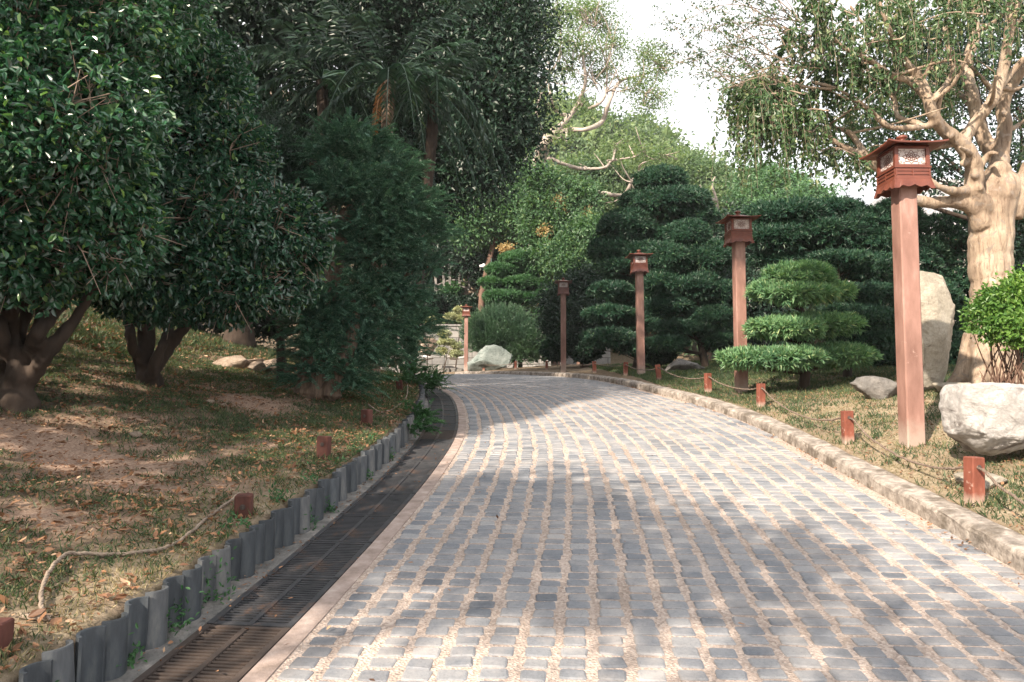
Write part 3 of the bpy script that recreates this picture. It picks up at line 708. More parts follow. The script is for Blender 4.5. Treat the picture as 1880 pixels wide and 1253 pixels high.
def rock_outline(name, out, D, th, mat, label, seed=3, cat='rock', fl=0.0, nf=16, ey=.7):
    pts = np.array([P(x, y, D) for x, y in out]); c = pts.mean(0); q = pts - c
    ang = np.arctan2(q[:, 2], q[:, 0]); rad = np.hypot(q[:, 0], q[:, 2]); k = np.argsort(ang); q = q[k]; ang = ang[k]
    nq = len(q); aa = np.linspace(-math.pi, math.pi, 361); R0 = np.zeros(361)
    for i_, a_ in enumerate(aa):      # exact polygon radius along each direction
        d = np.array([math.cos(a_), math.sin(a_)]); best = 0
        for j_ in range(nq):
            p1 = q[j_][[0, 2]]; p2 = q[(j_ + 1) % nq][[0, 2]]; e = p2 - p1; den = d[0] * -e[1] + d[1] * e[0]
            if abs(den) < 1e-9: continue
            t_ = (p1[0] * -e[1] + p1[1] * e[0]) / den; u_ = (d[0] * p1[1] - d[1] * p1[0]) / den
            if t_ > 0 and -1e-6 <= u_ <= 1 + 1e-6: best = max(best, t_)
        R0[i_] = best
    V, F = ICO6; V = V.copy(); a = np.arctan2(V[:, 2], V[:, 0]); rho = np.hypot(V[:, 0], V[:, 2])
    R_ = np.interp(a, aa, R0) * rho ** .5
    V2 = np.column_stack([np.cos(a) * R_, np.sign(V[:, 1]) * np.abs(V[:, 1]) ** ey * th, np.sin(a) * R_])
    r = np.random.default_rng(seed); ext = np.abs(V2).max(0)
    for k in range(nf):
        n = nrm(np.array([r.normal() * .8, -abs(r.normal()) - .35, r.normal() * .8])); n2 = n if k < 11 else n * [1, -1, 1]
        d = r.uniform(.62 + fl, .9 + fl) * np.sqrt(((n2 * ext * .8) ** 2).sum()); h = V2 @ n2 - d; V2 = V2 - np.outer(np.clip(h, 0, 9) * .97, n2)
    sc_ = min(ext[0], ext[2])
    V2 = V2 + nrm(V2) * (sc_ * (.035 * fbm(V2 / sc_, 1.2, seed) + .045 * fbm(V2 / sc_, 3.2, seed + 3, False)))[:, None]
    mb = MB(); mb.add(V2, F); o = mb.build(name, mat, smooth=True); o.location = Vector(c.tolist()); return tag(o, label, cat)
ICO6 = ico(6)
rock_outline('boulder', [(1752, 718), (1762, 706), (1810, 704), (1880, 708), (1985, 715), (2010, 760), (1985, 800), (1900, 822), (1860, 828), (1832, 838), (1803, 834), (1790, 818), (1760, 798), (1758, 780), (1752, 748)], 5.75, .34, M['stone_white'], 'big white limestone boulder at the right edge, overhanging the nearest red post', 5, 'boulder', fl=.1, nf=9, ey=.5)
rock('rock', (3.52, 5.38, gz(3.52, 5.38) + .03), (.22, .16, .09), M['stone_tan'], 'low tan rock wedged under the white boulder', seed=4)
rock('rock', (4.75, 5.75, gz(4.75, 5.75) + .06), (.5, .3, .2), M['stone_grey'], 'dark rock in the shade beneath the white boulder', seed=14)
rock_outline('standing_stone', [(1680, 560), (1678, 500), (1694, 486), (1726, 491), (1746, 502), (1750, 545), (1755, 575), (1753, 620), (1744, 665), (1739, 702), (1706, 714), (1684, 706), (1680, 650), (1676, 610)], 8.9, .17, M['stone_tan'], 'tall pale upright stone between the nearest lantern post and the thick trunk', 2, 'standing stone', fl=.16, nf=7)
rock('rock', (*P(1745, 692, 8.8)[:2], gz(*P(1745, 692, 8.8)[:2]) + .03), (.22, .2, .12), M['stone_tan'], 'small pale rock at the right foot of the tall upright stone', seed=8)
q = P(1615, 700, 9.3); rock('rock', (q[0], q[1], gz(q[0], q[1]) + .12), (.36, .25, .17), M['stone_grey'], 'fissured grey rock left of the nearest lantern post, behind the lawn', seed=12, cuts=12)
q = P(895, 690, 31); rock('boulder', (-.98, 31.4, gz(-.98, 31.4) + .36), (.94, .6, .68), M['stone_green'], 'rounded mossy grey boulder right of the farthest lantern post', seed=21, cuts=5, cat='boulder')
q = P(1250, 672, 17.5); rock('rock', (q[0], q[1], gz(q[0], q[1]) + .08), (.55, .35, .22), M['stone_grey'], 'flat dark rock in the shade of the clipped pines', seed=31)
for k, (px, py, D, s, lb, sd_) in enumerate([(462, 632, 10.8, (.32, .22, .1), 'flat tan slab of the rock pile on the left bank', 41), (503, 650, 10.6, (.24, .2, .17), 'blocky tan rock at the right end of the rock pile on the left bank', 42), (470, 655, 10.3, (.13, .12, .09), 'small tan rock low in the rock pile on the left bank', 43), (430, 660, 10.6, (.3, .2, .12), 'dark rock at the left end of the rock pile', 44)]):
    q = P(px, py, D); rock('rock', (q[0], q[1], gz(q[0], q[1]) + s[2] * .7), s, M['stone_warm'], lb, seed=sd_, cuts=12, group='rocks on the left bank')
for px, py, s, lb in [(385, 742, .05, 'small pale stone on bare soil of the left bank'), (411, 747, .035, 'tiny pinkish stone right of the small pale stone'), (250, 803, .045, 'small flat stone low on the left bank')]:
    q = hit(px, py); rock('stone', (q[0], q[1], q[2] + s * .4), (s * 1.2, s, s * .8), M['stone_warm'], lb, seed=int(px), sub=3, cat='stone', group='small stones on the left bank')

# ------------------------------------------------------------------ foliage generators
def blob(px, py, rx, ry=None, D=10, rd=None):
    ry = ry or rx; s = D / F_PX
    c = P(px, py, D); return np.array([*c, rx * s, (rd if rd is not None else (rx + ry) * .5 * s), ry * s])
def sample(bl, n, lo=.72, hi=1.02, rej=.82, nb=.0, zmin=None, back=.55):
    bl = np.asarray(bl); a = (bl[:, 3] * bl[:, 5] + bl[:, 4] * bl[:, 5] + bl[:, 3] * bl[:, 4]); out = []; on_ = []
    need = n; tries = 0
    while need > 0 and tries < 12:
        m_ = int(need * 1.6) + 10; k = rng.choice(len(bl), m_, p=a / a.sum()); d = rsph(m_)
        r = lo + (hi - lo) * rng.random(m_) ** .6
        lump = 1 + nb * n3(d * 1.0 + k[:, None], 4.3, 1.7)
        p = bl[k, :3] + d * bl[k, 3:] * (r * lump)[:, None]
        ok = (d[:, 1] < .25) | (rng.random(m_) < back)
        for j in range(len(bl)):
            q = (p - bl[j, :3]) / bl[j, 3:]; ok &= ~(((q ** 2).sum(1) < rej ** 2) & (k != j))
        nn = nrm(d / bl[k, 3:])
        out.append(p[ok]); on_.append(nn[ok]); need -= ok.sum(); tries += 1
    p = np.concatenate(out)[:n]; q = np.concatenate(on_)[:n]; return p, q
def broad(mb, bl, n, L, W, per=14, spread=.16, kind='oval', m=0, up=.5, droop=.25, core=.12, lo=.7, hi=1.05, back=.5, fold=.18, rej=.82, jit=.9, nb=.12, gap=0):
    nc_ = max(1, n // per); c, o = sample(bl, nc_, lo, hi, nb=nb, back=back, rej=rej)
    if gap:
        kp = n3(c, gap, 2.2) + .5 * n3(c, gap * 2.3, .7) > -.42; c, o = c[kp], o[kp]
    k = np.repeat(np.arange(len(c)), per); N = len(k)
    pos = c[k] + rng.normal(size=(N, 3)) * spread * np.array([1, 1, .75]) 
    d = nrm(o[k] * .9 + rng.normal(size=(N, 3)) * jit - [0, 0, droop]); nn = nrm(o[k] * .5 + rng.normal(size=(N, 3)) * .55 + [0, 0, up])
    leaves(mb, pos, d, nn, L * rng.uniform(.7, 1.2, N), W * rng.uniform(.75, 1.15, N), kind, m, fold)
    if core:
        nk = int(n * core); p, o = sample(bl, nk, .25, .72, rej=0, back=.6)
        leaves(mb, p, rsph(nk), rsph(nk), L * 3.2, W * 4.2, 'rhomb', m)
    return c
def limbs(mb, base, fork, bl, r0, cl=None, r1=None, sides=8, twigs=4, rough=.04, m=0, tw_r=.012):
    base = np.array(base, float); fork = np.array(fork, float); r1 = r1 or r0 * .7
    mid = (base + fork) / 2 + rng.normal(size=3) * .05 * np.linalg.norm(fork - base) * [1, 1, 0]
    tube(mb, [base - [0, 0, .15], base + [0, 0, .04], mid, fork], [r0 * 1.55, r0 * 1.2, (r0 + r1) / 2, r1], 12, m, rough, smoothn=5)
    for b in bl:
        c = b[:3]; rr = b[3:]; v = c - fork
        m1_ = fork + v * .45 + rng.normal(size=3) * .12 * np.linalg.norm(v) * [1, 1, .4]
        rl = r1 * rng.uniform(.38, .6)
        tube(mb, [fork - nrm(v) * r1 * .3, m1_, c], [rl, rl * .7, rl * .35], sides, m, rough, smoothn=5)
        for _ in range(twigs):
            d = rsph(1)[0]; d[1] = -abs(d[1]) * .8 if rng.random() < .6 else d[1]; e = c + d * rr * .93; s_ = m1_ + (c - m1_) * rng.uniform(.1, 1)
            tube(mb, [s_, (s_ + e) / 2 + rng.normal(size=3) * .07 * np.linalg.norm(e - s_), e], [rl * .3, rl * .2, tw_r * .4], 5, m, 0, smoothn=4)
def tree(name, label, cat, base, fork, bl, lm, bm_, r0, group=None, leaf=None, twigs=4, trunkfn=None, r1=None, tw_r=.012):
    e = thing(name, base, label, cat, group); e['_world'] = 1
    mb = MB()
    if trunkfn: trunkfn(mb)
    else: limbs(mb, base, fork, bl, r0, twigs=twigs, r1=r1, tw_r=tw_r)
    mb.build('trunk', bm_, e, smooth=True)
    mb = MB(); leaf(mb, bl); mb.build('crown', lm, e)
    del e['_world']; return e
def gbase(px, D, dz=0): q = P(px, 600, D); return np.array([q[0], q[1], gz(q[0], q[1]) + dz])

# ---- glossy-leaved trees on the left bank
bA = [blob(60, 60, 230, 190, 6.0), blob(-40, 300, 210, 230, 5.6), blob(120, 270, 150, 170, 5.7), blob(40, 450, 150, 110, 5.8), blob(200, 20, 160, 110, 6.6), blob(-150, 100, 230, 260, 6.2), blob(190, 430, 90, 90, 5.9), blob(-60, -160, 300, 160, 6.5), blob(90, -230, 230, 150, 7.0), blob(-120, -380, 260, 170, 6.5)]
def trunkA(mb0):
    mb = MB()
    b = np.array([*P(30, 700, 6.1)[:2], 0]); b[2] = gz(b[0], b[1]); D = 6.1
    for st in ([(34, 830, .27), (33, 770, .2), (31, 740, .16), (28, 700, .11)],): tube(mb, [P(x, y, D) for x, y, r in st], [r for x, y, r in st], 14, 0, .05, smoothn=5)
    for st in ([(36, 745, .10), (48, 690, .085), (70, 610, .065), (110, 560, .06), (160, 470, .06), (200, 380, .03)], [(32, 745, .10), (30, 690, .08), (35, 620, .065), (50, 560, .06), (60, 430, .06), (70, 250, .03)], [(26, 745, .10), (16, 690, .085), (0, 620, .065), (-10, 550, .06), (-50, 380, .05)], [(50, 700, .07), (95, 640, .055), (135, 590, .05), (165, 540, .04), (215, 470, .03)], [(35, 680, .08), (20, 600, .06), (20, 540, .05), (10, 350, .04)], [(60, 650, .06), (80, 560, .05), (100, 480, .04)]):
        tube(mb, [P(x, y, D + .15 * rng.normal()) for x, y, r in st], [r for x, y, r in st], 9, 0, .05, smoothn=6)
    mb_ = fused(mb, .022, 3, .016, 19); mb0.add(mb_.V[0], mb_.F[0]); mb = mb0
M['twig'] = surf('pale_twig', [(.3, (.18, .13, .10)), (.7, (.38, .3, .235))], 8, .8, 0)
def twigs(root, bl, n):
    mb = MB()
    for b_ in bl:
        for _ in range(n):
            s_ = b_[:3] + rsph(1)[0] * b_[3:] * .55; d = rsph(1)[0]; d[1] = -abs(d[1]); e = b_[:3] + d * b_[3:] * 1.06
            m_ = (s_ + e) / 2 + rng.normal(size=3) * .07; tube(mb, [s_, m_, e], [.009, .007, .0025], 4, 0, smoothn=3)
            for _ in range(2): tube(mb, [m_, m_ + (e - m_) * .6 + rng.normal(size=3) * .12], [.005, .002], 4, 0)
    root['_world'] = 1; mb.build('twigs', M['twig'], root); del root['_world']
tA = tree('glossy_leaf_tree', 'large glossy dark-leaved tree with a many-stemmed trunk at the left edge', 'tree', hit(32, 752), None, bA, M['camellia'], M['bark_dark'], .2, trunkfn=trunkA,
     leaf=lambda mb, bl: broad(mb, bl, 82000, .08, .038, gap=4.2, per=9, spread=.055, droop=.3, core=.05, back=.35, nb=.2, lo=.66, hi=1.1), group='glossy-leaved trees on the left bank')
bB = [blob(330, 190, 120, 140, 7.7), blob(230, 300, 150, 150, 7.3), blob(400, 300, 90, 105, 7.6), blob(360, 420, 150, 110, 7.3), blob(490, 430, 95, 85, 7.5), blob(250, 470, 140, 90, 7.0), blob(430, 520, 110, 62, 7.4), blob(530, 480, 62, 70, 7.7), blob(300, 540, 110, 42, 7.3), blob(320, 100, 80, 70, 8.0)]
def trunkB(mb0):
    D = 8.0; mb = MB()
    tube(mb, [P(274, 725, D), P(272, 690, D), P(270, 672, D), P(268, 650, D)], [.2, .135, .11, .09], 12, 0, .05, smoothn=4)
    for st in ([(268, 700, .08), (258, 670, .065), (243, 630, .052), (235, 590, .05), (215, 540, .05), (200, 450, .03)], [(270, 670, .09), (275, 610, .065), (270, 560, .055), (280, 450, .05)], [(276, 700, .08), (284, 670, .065), (300, 630, .055), (318, 590, .055), (350, 560, .06), (400, 500, .035)], [(260, 670, .06), (262, 620, .055), (255, 570, .05), (240, 480, .03)], [(285, 680, .07), (320, 625, .06), (360, 585, .05), (440, 555, .035), (520, 530, .02)], [(300, 600, .04), (360, 570, .035), (430, 570, .025), (500, 590, .012)]):
        tube(mb, [P(x, y, D + .15 * rng.normal()) for x, y, r in st], [r for x, y, r in st], 9, 0, .05, smoothn=6)
    mb_ = fused(mb, .022, 3, .016, 19); mb0.add(mb_.V[0], mb_.F[0]); mb = mb0
tB = tree('glossy_leaf_tree', 'glossy dark-leaved tree with a wide low crown, second from the left', 'tree', hit(272, 688), None, bB, M['camellia2'], M['bark_dark'], .2, trunkfn=trunkB,
     leaf=lambda mb, bl: broad(mb, bl, 70000, .076, .036, gap=4.2, per=9, spread=.055, droop=.35, core=.05, back=.35, nb=.2, lo=.66, hi=1.1), group='glossy-leaved trees on the left bank')
twigs(tA, bA, 75); twigs(tB, bB, 60)
bC = [blob(500, 310, 70, 70, 10), blob(545, 390, 60, 70, 9.8), blob(470, 250, 60, 60, 10.2), blob(520, 470, 70, 70, 10), blob(560, 330, 45, 60, 10.3)]
tree('small_leaf_shrub', 'tall dull-green small-leaved shrub between the glossy tree and the plume tree', 'shrub', gbase(520, 10), P(515, 560, 10), bC, M['darkleaf2'], M['bark_dark'], .07,
     leaf=lambda mb, bl: broad(mb, bl, 20000, .045, .02, per=10, spread=.09, kind='rhomb', back=.4))

# ---- plume-leaved tree (drooping sprays) by the left edging
bP = [blob(655, 272, 66, 36, 9.6), blob(610, 290, 40, 26, 9.5), blob(700, 318, 66, 34, 9.5), blob(640, 350, 62, 34, 9.3), blob(735, 385, 58, 30, 9.5), blob(690, 400, 60, 30, 9.4), blob(768, 440, 46, 30, 9.7), blob(715, 470, 60, 34, 9.5), blob(665, 450, 40, 40, 9.3), blob(700, 430, 50, 30, 9.4), blob(782, 492, 34, 22, 9.8), blob(660, 520, 40, 34, 9.3), blob(730, 540, 52, 30, 9.6), blob(690, 585, 60, 32, 9.4), blob(752, 605, 36, 26, 9.9), blob(630, 610, 42, 30, 9.1), blob(660, 645, 58, 26, 9.2), blob(590, 640, 36, 42, 9.0), blob(572, 600, 30, 34, 8.9), blob(600, 560, 34, 30, 9.0), blob(566, 668, 24, 34, 8.9), blob(640, 690, 34, 26, 9.0), blob(620, 470, 28, 24, 9.1), blob(715, 650, 36, 20, 9.6), blob(600, 690, 24, 22, 9.0)]
def sprays(mb, bl, n, L=.4, step=.016, leafl=.046, leafw=.013, sag=.32, m=0):
    c, o = sample(bl, max(1, n // 6), .35, .95, nb=.15, back=.4, rej=.6); c = np.repeat(c, 6, 0) + rng.normal(size=(len(c) * 6, 3)) * .05; o = nrm(np.repeat(o, 6, 0) + rng.normal(size=c.shape) * .12)
    K = 26
    side = nrm(o * [1, 1, .3] + rng.normal(size=o.shape) * .2 + [.15, 0, .45]); Ls = L * rng.uniform(.5, 1.15, len(c))
    t = np.linspace(0.05, 1, K)
    for sgn in (-1, 1, 0):
        tt = np.tile(t, len(c)); k = np.repeat(np.arange(len(c)), K); N = len(k)
        p = c[k] + side[k] * (Ls[k] * tt)[:, None] - np.array([0, 0, 1.0]) * (sag * Ls[k] * tt ** 2.2)[:, None]
        tn = nrm(side[k] - np.array([0, 0, 1.0]) * (sag * 2.2 * tt ** 1.2)[:, None])
        sd_ = nrm(np.cross(tn, [0, 0, 1.0]) + 1e-4)
        upv = np.cross(sd_, tn)
        if sgn: d = tn * 1.2 + sd_ * sgn * .8 + rng.normal(size=(N, 3)) * .13
        else: d = tn + upv * .6 + rng.normal(size=(N, 3)) * .35
        leaves(mb, p + rng.normal(size=(N, 3)) * .006, d, upv + rng.normal(size=(N, 3)) * .2, leafl * (1.25 - .6 * tt) * rng.uniform(.7, 1.3, N), leafw, 'rhomb', m)
    return c
def trunkP(mb0):
    mb = MB()
    S = [[(572, 735, 9.0, .24), (575, 700, 9.0, .19), (592, 620, 9.1, .17), (598, 560, 9.2, .17), (612, 490, 9.2, .15), (622, 420, 9.3, .12), (650, 380, 9.4, .08), (690, 330, 9.5, .04)],
         [(608, 730, 8.9, .13), (618, 690, 8.95, .11), (640, 640, 9.0, .10), (650, 590, 9.1, .08), (640, 540, 9.2, .06)],
         [(560, 730, 9.2, .14), (568, 680, 9.2, .12), (570, 600, 9.2, .10), (580, 540, 9.2, .1), (605, 470, 9.3, .09), (640, 440, 9.3, .07), (665, 400, 9.4, .05)],
         [(600, 560, 9.2, .07), (590, 520, 9.1, .06), (585, 470, 9.1, .04), (560, 430, 9.1, .015)],
         [(625, 430, 9.3, .07), (670, 425, 9.3, .05), (700, 430, 9.3, .035), (760, 440, 9.5, .015)],
         [(640, 450, 9.3, .05), (690, 490, 9.3, .04), (715, 540, 9.4, .03), (730, 590, 9.5, .015)]]
    for s in S: tube(mb, [P(x, y, D) for x, y, D, r in s], [r for *_, r in s], 12, 0, .1, smoothn=6, tw=.12)
    mb_ = fused(mb, .024, 2, .022, 16); mb0.add(mb_.V[0], mb_.F[0]); mb = mb0
    for b_ in bP:
        s_ = P(630, b_[2] * 0 + 480, 9.3); e = b_[:3]; tube(mb, [e + [-.3, 0, -.1], e, e + rsph(1)[0] * b_[3:] * .8], [.03, .02, .006], 5, 0, smoothn=4)
def leafP(mb, bl):
    sprays(mb, bl, 3600)
    broad(mb, bl, 7000, .05, .016, per=10, spread=.1, kind='rhomb', core=.15, lo=.4, hi=.85)
tree('plume_tree', 'blue-green tree of drooping feathery plumes with a shaggy twisted trunk left of the drain', 'tree', hit(580, 728), None, bP, M['plume'], M['bark_fibre'], .2, trunkfn=trunkP, leaf=leafP)
# low fern bush at the end of the tile edging
bF = [blob(770, 705, 40, 12, 11.5), blob(760, 780, 20, 10, 8.6), blob(745, 700, 30, 14, 11.2)]
e = thing('fern', hit(770, 712), 'low feathery fern clump spilling over the end of the tile edging', 'fern'); mb = MB(); e['_world'] = 1
sprays(mb, [blob(775, 700, 32, 12, 12.6), blob(745, 690, 30, 16, 12.2), blob(795, 705, 18, 9, 12.9)], 260, L=.28, leafl=.03); mb.build('foliage', M['hedge'], e)
e = thing('fern', hit(765, 790), 'small fern growing out of the tile edging over the drain', 'fern'); mb = MB(); e['_world'] = 1
sprays(mb, [blob(762, 782, 20, 14, 8.2), blob(770, 762, 14, 10, 8.8)], 90, L=.2, leafl=.025); mb.build('foliage', M['hedge'], e)

# ---- dark broadleaf trees behind, and the palms in front of them
def dark(mb, bl, n=30000, L=.15, W=.075, **k): broad(mb, bl, n, L, W, per=12, spread=.34, kind='rhomb', core=.12, **k)
D1 = [blob(330, 60, 190, 150, 15), blob(430, 200, 130, 130, 15.5), blob(480, 330, 110, 100, 16), blob(200, -60, 220, 120, 16), blob(520, 60, 130, 140, 16), blob(450, 440, 100, 80, 16), blob(300, 350, 200, 160, 17), blob(120, 200, 250, 250, 18)]
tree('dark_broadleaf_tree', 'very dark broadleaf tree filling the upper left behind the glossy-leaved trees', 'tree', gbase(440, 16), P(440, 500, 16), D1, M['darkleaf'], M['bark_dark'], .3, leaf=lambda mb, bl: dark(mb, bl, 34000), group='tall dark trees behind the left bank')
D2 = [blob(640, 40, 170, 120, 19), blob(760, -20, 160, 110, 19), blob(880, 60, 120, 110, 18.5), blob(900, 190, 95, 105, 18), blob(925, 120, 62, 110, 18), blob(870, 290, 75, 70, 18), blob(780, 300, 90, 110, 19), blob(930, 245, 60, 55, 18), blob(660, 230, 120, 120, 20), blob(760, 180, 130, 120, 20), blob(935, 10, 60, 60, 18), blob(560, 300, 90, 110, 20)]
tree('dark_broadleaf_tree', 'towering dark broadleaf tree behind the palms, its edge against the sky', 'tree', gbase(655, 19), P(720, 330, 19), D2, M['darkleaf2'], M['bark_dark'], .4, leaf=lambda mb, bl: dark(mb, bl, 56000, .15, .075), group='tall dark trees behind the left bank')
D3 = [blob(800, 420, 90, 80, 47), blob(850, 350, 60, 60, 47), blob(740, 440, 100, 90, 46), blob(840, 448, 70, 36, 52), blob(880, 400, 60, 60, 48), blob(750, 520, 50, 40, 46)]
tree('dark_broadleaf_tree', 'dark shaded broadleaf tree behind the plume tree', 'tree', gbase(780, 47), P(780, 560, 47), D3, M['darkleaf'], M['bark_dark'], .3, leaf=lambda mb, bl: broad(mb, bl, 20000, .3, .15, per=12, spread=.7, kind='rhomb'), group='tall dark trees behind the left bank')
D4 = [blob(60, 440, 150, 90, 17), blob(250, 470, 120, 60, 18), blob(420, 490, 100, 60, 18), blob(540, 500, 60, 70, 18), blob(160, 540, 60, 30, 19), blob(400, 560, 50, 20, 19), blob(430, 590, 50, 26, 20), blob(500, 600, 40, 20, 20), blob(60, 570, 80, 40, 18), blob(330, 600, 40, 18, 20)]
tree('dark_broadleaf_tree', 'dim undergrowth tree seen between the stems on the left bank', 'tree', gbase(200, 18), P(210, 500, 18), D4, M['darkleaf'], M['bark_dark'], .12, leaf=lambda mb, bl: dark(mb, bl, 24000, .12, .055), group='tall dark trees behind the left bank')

def frond(mb, mr, base, az, L, lift, sag, nl=34, ll=.34, w=.017, m=0, ml=0):
    t = np.linspace(0, 1, 20); h = np.array([math.cos(az), math.sin(az), 0])
    p = base + h * (L * (t * (1 - .18 * t)))[:, None] + np.array([0, 0, 1.0]) * (L * (lift * t - sag * t ** 2.1))[:, None]
    tube(mr, p, np.linspace(.018, .004, 20), 5, m)
    tq = np.repeat(np.linspace(.12, 1, nl), 2); sg = np.tile([-1, 1], nl)
    c = np.column_stack([np.interp(tq, t, p[:, i]) for i in range(3)]); tn = nrm(np.gradient(p, axis=0)); tn = nrm(np.column_stack([np.interp(tq, t, tn[:, i]) for i in range(3)]))
    sd_ = nrm(np.cross(tn, [0, 0, 1.0])); N = len(tq)
    d = nrm(tn * .75 + sd_ * sg[:, None] * .9 + rng.normal(size=(N, 3)) * .13 - [0, 0, .25]); nn = np.cross(sd_, tn) + rng.normal(size=(N, 3)) * .3
    ls = ll * np.sin(math.pi * np.clip(tq * .85 + .13, 0, 1)) * rng.uniform(.8, 1.1, N)
    # two segments so the leaflets droop
    leaves(mb, c, d, nn, ls, w, 'rhomb', ml, fold=.2, droop=.35)
def palm(label, crown, base, L, nf, lifts, dead=0, r=.11, seed=0):
    e = thing('palm_tree', base, label, 'palm', 'palms behind the plume tree'); e['_world'] = 1
    mb = MB(); n = 60; t = np.linspace(0, 1, n)[:, None]; pts = base * (1 - t) + crown * t
    rr = r * (1 + .09 * (np.arange(n) % 3 == 0)); tube(mb, pts, rr, 12, 0, .05); mb.build('trunk', M['bark_fibre' if dead else 'bark_dark'], e)
    for k in range(nf):
        mb = MB(); az = k * 2.399 + seed; lf = lifts[k % len(lifts)] + rng.normal() * .08
        frond(mb, mb, crown + [0, 0, .1 * lf], az, L * rng.uniform(.85, 1.1), lf, .55 + .35 * (lf < .4) + rng.random() * .1)
        mb.build('frond', M['palm'], e)
    for k in range(dead):
        mb = MB(); frond(mb, mb, crown + [0, -.55, -.15], -1.57 + .25 * k, .52 * L, -1.0, .55, nl=60, ll=.13, w=.022)
        o = mb.build('frond', M['deadpalm'], e); o['label'] = 'dry orange-brown frond hanging straight down'
    del e['_world']
pc = P(715, 150, 12.8); palm('palm with arching grey-green fronds and a dry orange frond hanging down', pc, gbase(688, 12.8), 2.5, 30, [.9, .55, .25, .05, .7, -.05], 1, seed=.3)
pc = P(590, 150, 13.6); palm('palm half hidden in shade, left of the palm with the orange frond', pc, gbase(625, 13.6), 2.3, 22, [.8, .5, .2, 0], 0, seed=1.1)
pc = P(800, 170, 13.5); palm('palm behind and right of the palm with the orange frond', pc, gbase(752, 13.5), 1.9, 18, [.7, .4, .1, -.1], 0, seed=2.1)

# ---- middle distance broadleaf trees
def mid(mb, bl, n=14000, L=.22, W=.12, **k): broad(mb, bl, n, L, W, per=10, spread=.42, kind='rhomb', core=.12, **k)
T = [
 ('leafy tree with reddish brown limbs right of the towering dark tree', [blob(925, 312, 46, 38, 39), blob(890, 365, 50, 40, 39), blob(960, 350, 44, 40, 39), blob(985, 338, 26, 24, 39.5), blob(870, 415, 44, 34, 39), blob(940, 400, 46, 34, 39)], 905, 39, 'midleaf2', 15000, (905, 450, 39)),
 ('dense green tree behind the white security camera', [blob(880, 470, 50, 34, 43), blob(940, 440, 48, 34, 43), blob(850, 440, 40, 40, 44), blob(920, 500, 50, 30, 43)], 890, 43, 'darkleaf2', 13000, (890, 500, 43)),
 ('light green tree with pinkish new leaves above the cloud-pruned pine', [blob(985, 335, 26, 30, 35), blob(988, 390, 26, 34, 35), blob(1015, 395, 44, 36, 35.3), blob(1055, 372, 40, 34, 35.6), blob(1000, 430, 40, 30, 35), blob(1045, 420, 44, 34, 35.3), blob(1010, 350, 34, 26, 35.6)], 1020, 35.3, 'midleaf', 13000, (1020, 470, 35.3)),
 ('yellowish green tree just left of the tallest clipped pine', [blob(1080, 440, 40, 36, 33), blob(1050, 478, 40, 32, 33), blob(1095, 490, 34, 36, 33), blob(1010, 470, 34, 22, 34)], 1068, 33, 'midleaf', 12000, (1068, 520, 33)),
 ('dim small-leaved tree behind the fourth lantern post', [blob(1060, 545, 38, 40, 28), blob(1090, 580, 40, 40, 27), blob(1045, 600, 36, 36, 28), blob(1020, 560, 26, 30, 29), blob(1085, 530, 34, 34, 28)], 1075, 27.5, 'darkleaf2', 13000, (1072, 640, 27.5)),
 ('pale olive tree on the slope below the bare limbs', [blob(1110, 330, 44, 34, 46), blob(1070, 330, 40, 30, 47), blob(1145, 350, 36, 30, 46), blob(1100, 375, 50, 32, 45), blob(1130, 395, 40, 26, 45)], 1110, 46, 'hillleaf', 13000, (1110, 420, 46)),
 ('feathery green tree to the right of the tallest clipped pine', [blob(1250, 320, 44, 30, 52), blob(1300, 340, 44, 34, 50), blob(1330, 375, 50, 36, 48), blob(1290, 395, 50, 34, 48)], 1300, 50, 'hillleaf', 13000, (1300, 430, 50)),
 ('grey-green tree behind the second lantern roof', [blob(1395, 335, 44, 30, 44), blob(1440, 350, 44, 34, 42), blob(1385, 380, 50, 34, 42), blob(1480, 375, 50, 30, 40), blob(1430, 400, 60, 30, 40)], 1420, 42, 'midleaf2', 13000, (1420, 440, 42)),
 ('dim green tree low behind the dark clipped pines', [blob(1340, 460, 80, 60, 24), blob(1400, 440, 60, 60, 24), blob(1330, 540, 70, 60, 23), blob(1390, 560, 60, 60, 22), blob(1380, 630, 60, 40, 22)], 1350, 24, 'darkleaf2', 14000, (1350, 600, 24)),
]
M['flush'] = leafmat('new_leaf', (.36, .3, .15), (.48, .38, .2), (.55, .25, .16), rough=.5, trans=.3, tcol=(1.2, 1, .6))
for lb, bl, px, D, mt, n, fk in T:
    t_ = tree('broadleaf_tree', lb, 'tree', gbase(px, D), P(*fk), bl, M[mt], M['bark_red'], .2, leaf=lambda mb, bl, n=n, D=D: broad(mb, bl, n, .058 * D / 10, .03 * D / 10, per=11, spread=.3 * D / 34, kind='rhomb', core=.1, nb=.22, lo=.6, hi=1.08), group='broadleaf trees in the middle distance', tw_r=.03)
    if 'pinkish' in lb or 'camera' in lb:
        mb = MB()
        for x, y, r, dd_ in ([(1024, 370, 8, 34.6), (1034, 382, 5, 34.6), (1074, 393, 7, 34.8), (1000, 425, 10, 34.2)] if 'pinkish' in lb else [(930, 458, 8, 37.5)]):
            broad(mb, [blob(x, y, r, r * .8, dd_)], 260, .2, .1, per=8, spread=.12, kind='rhomb', core=0)
        t_['_world'] = 1; mb.build('new_leaves', M['flush'], t_); del t_['_world']
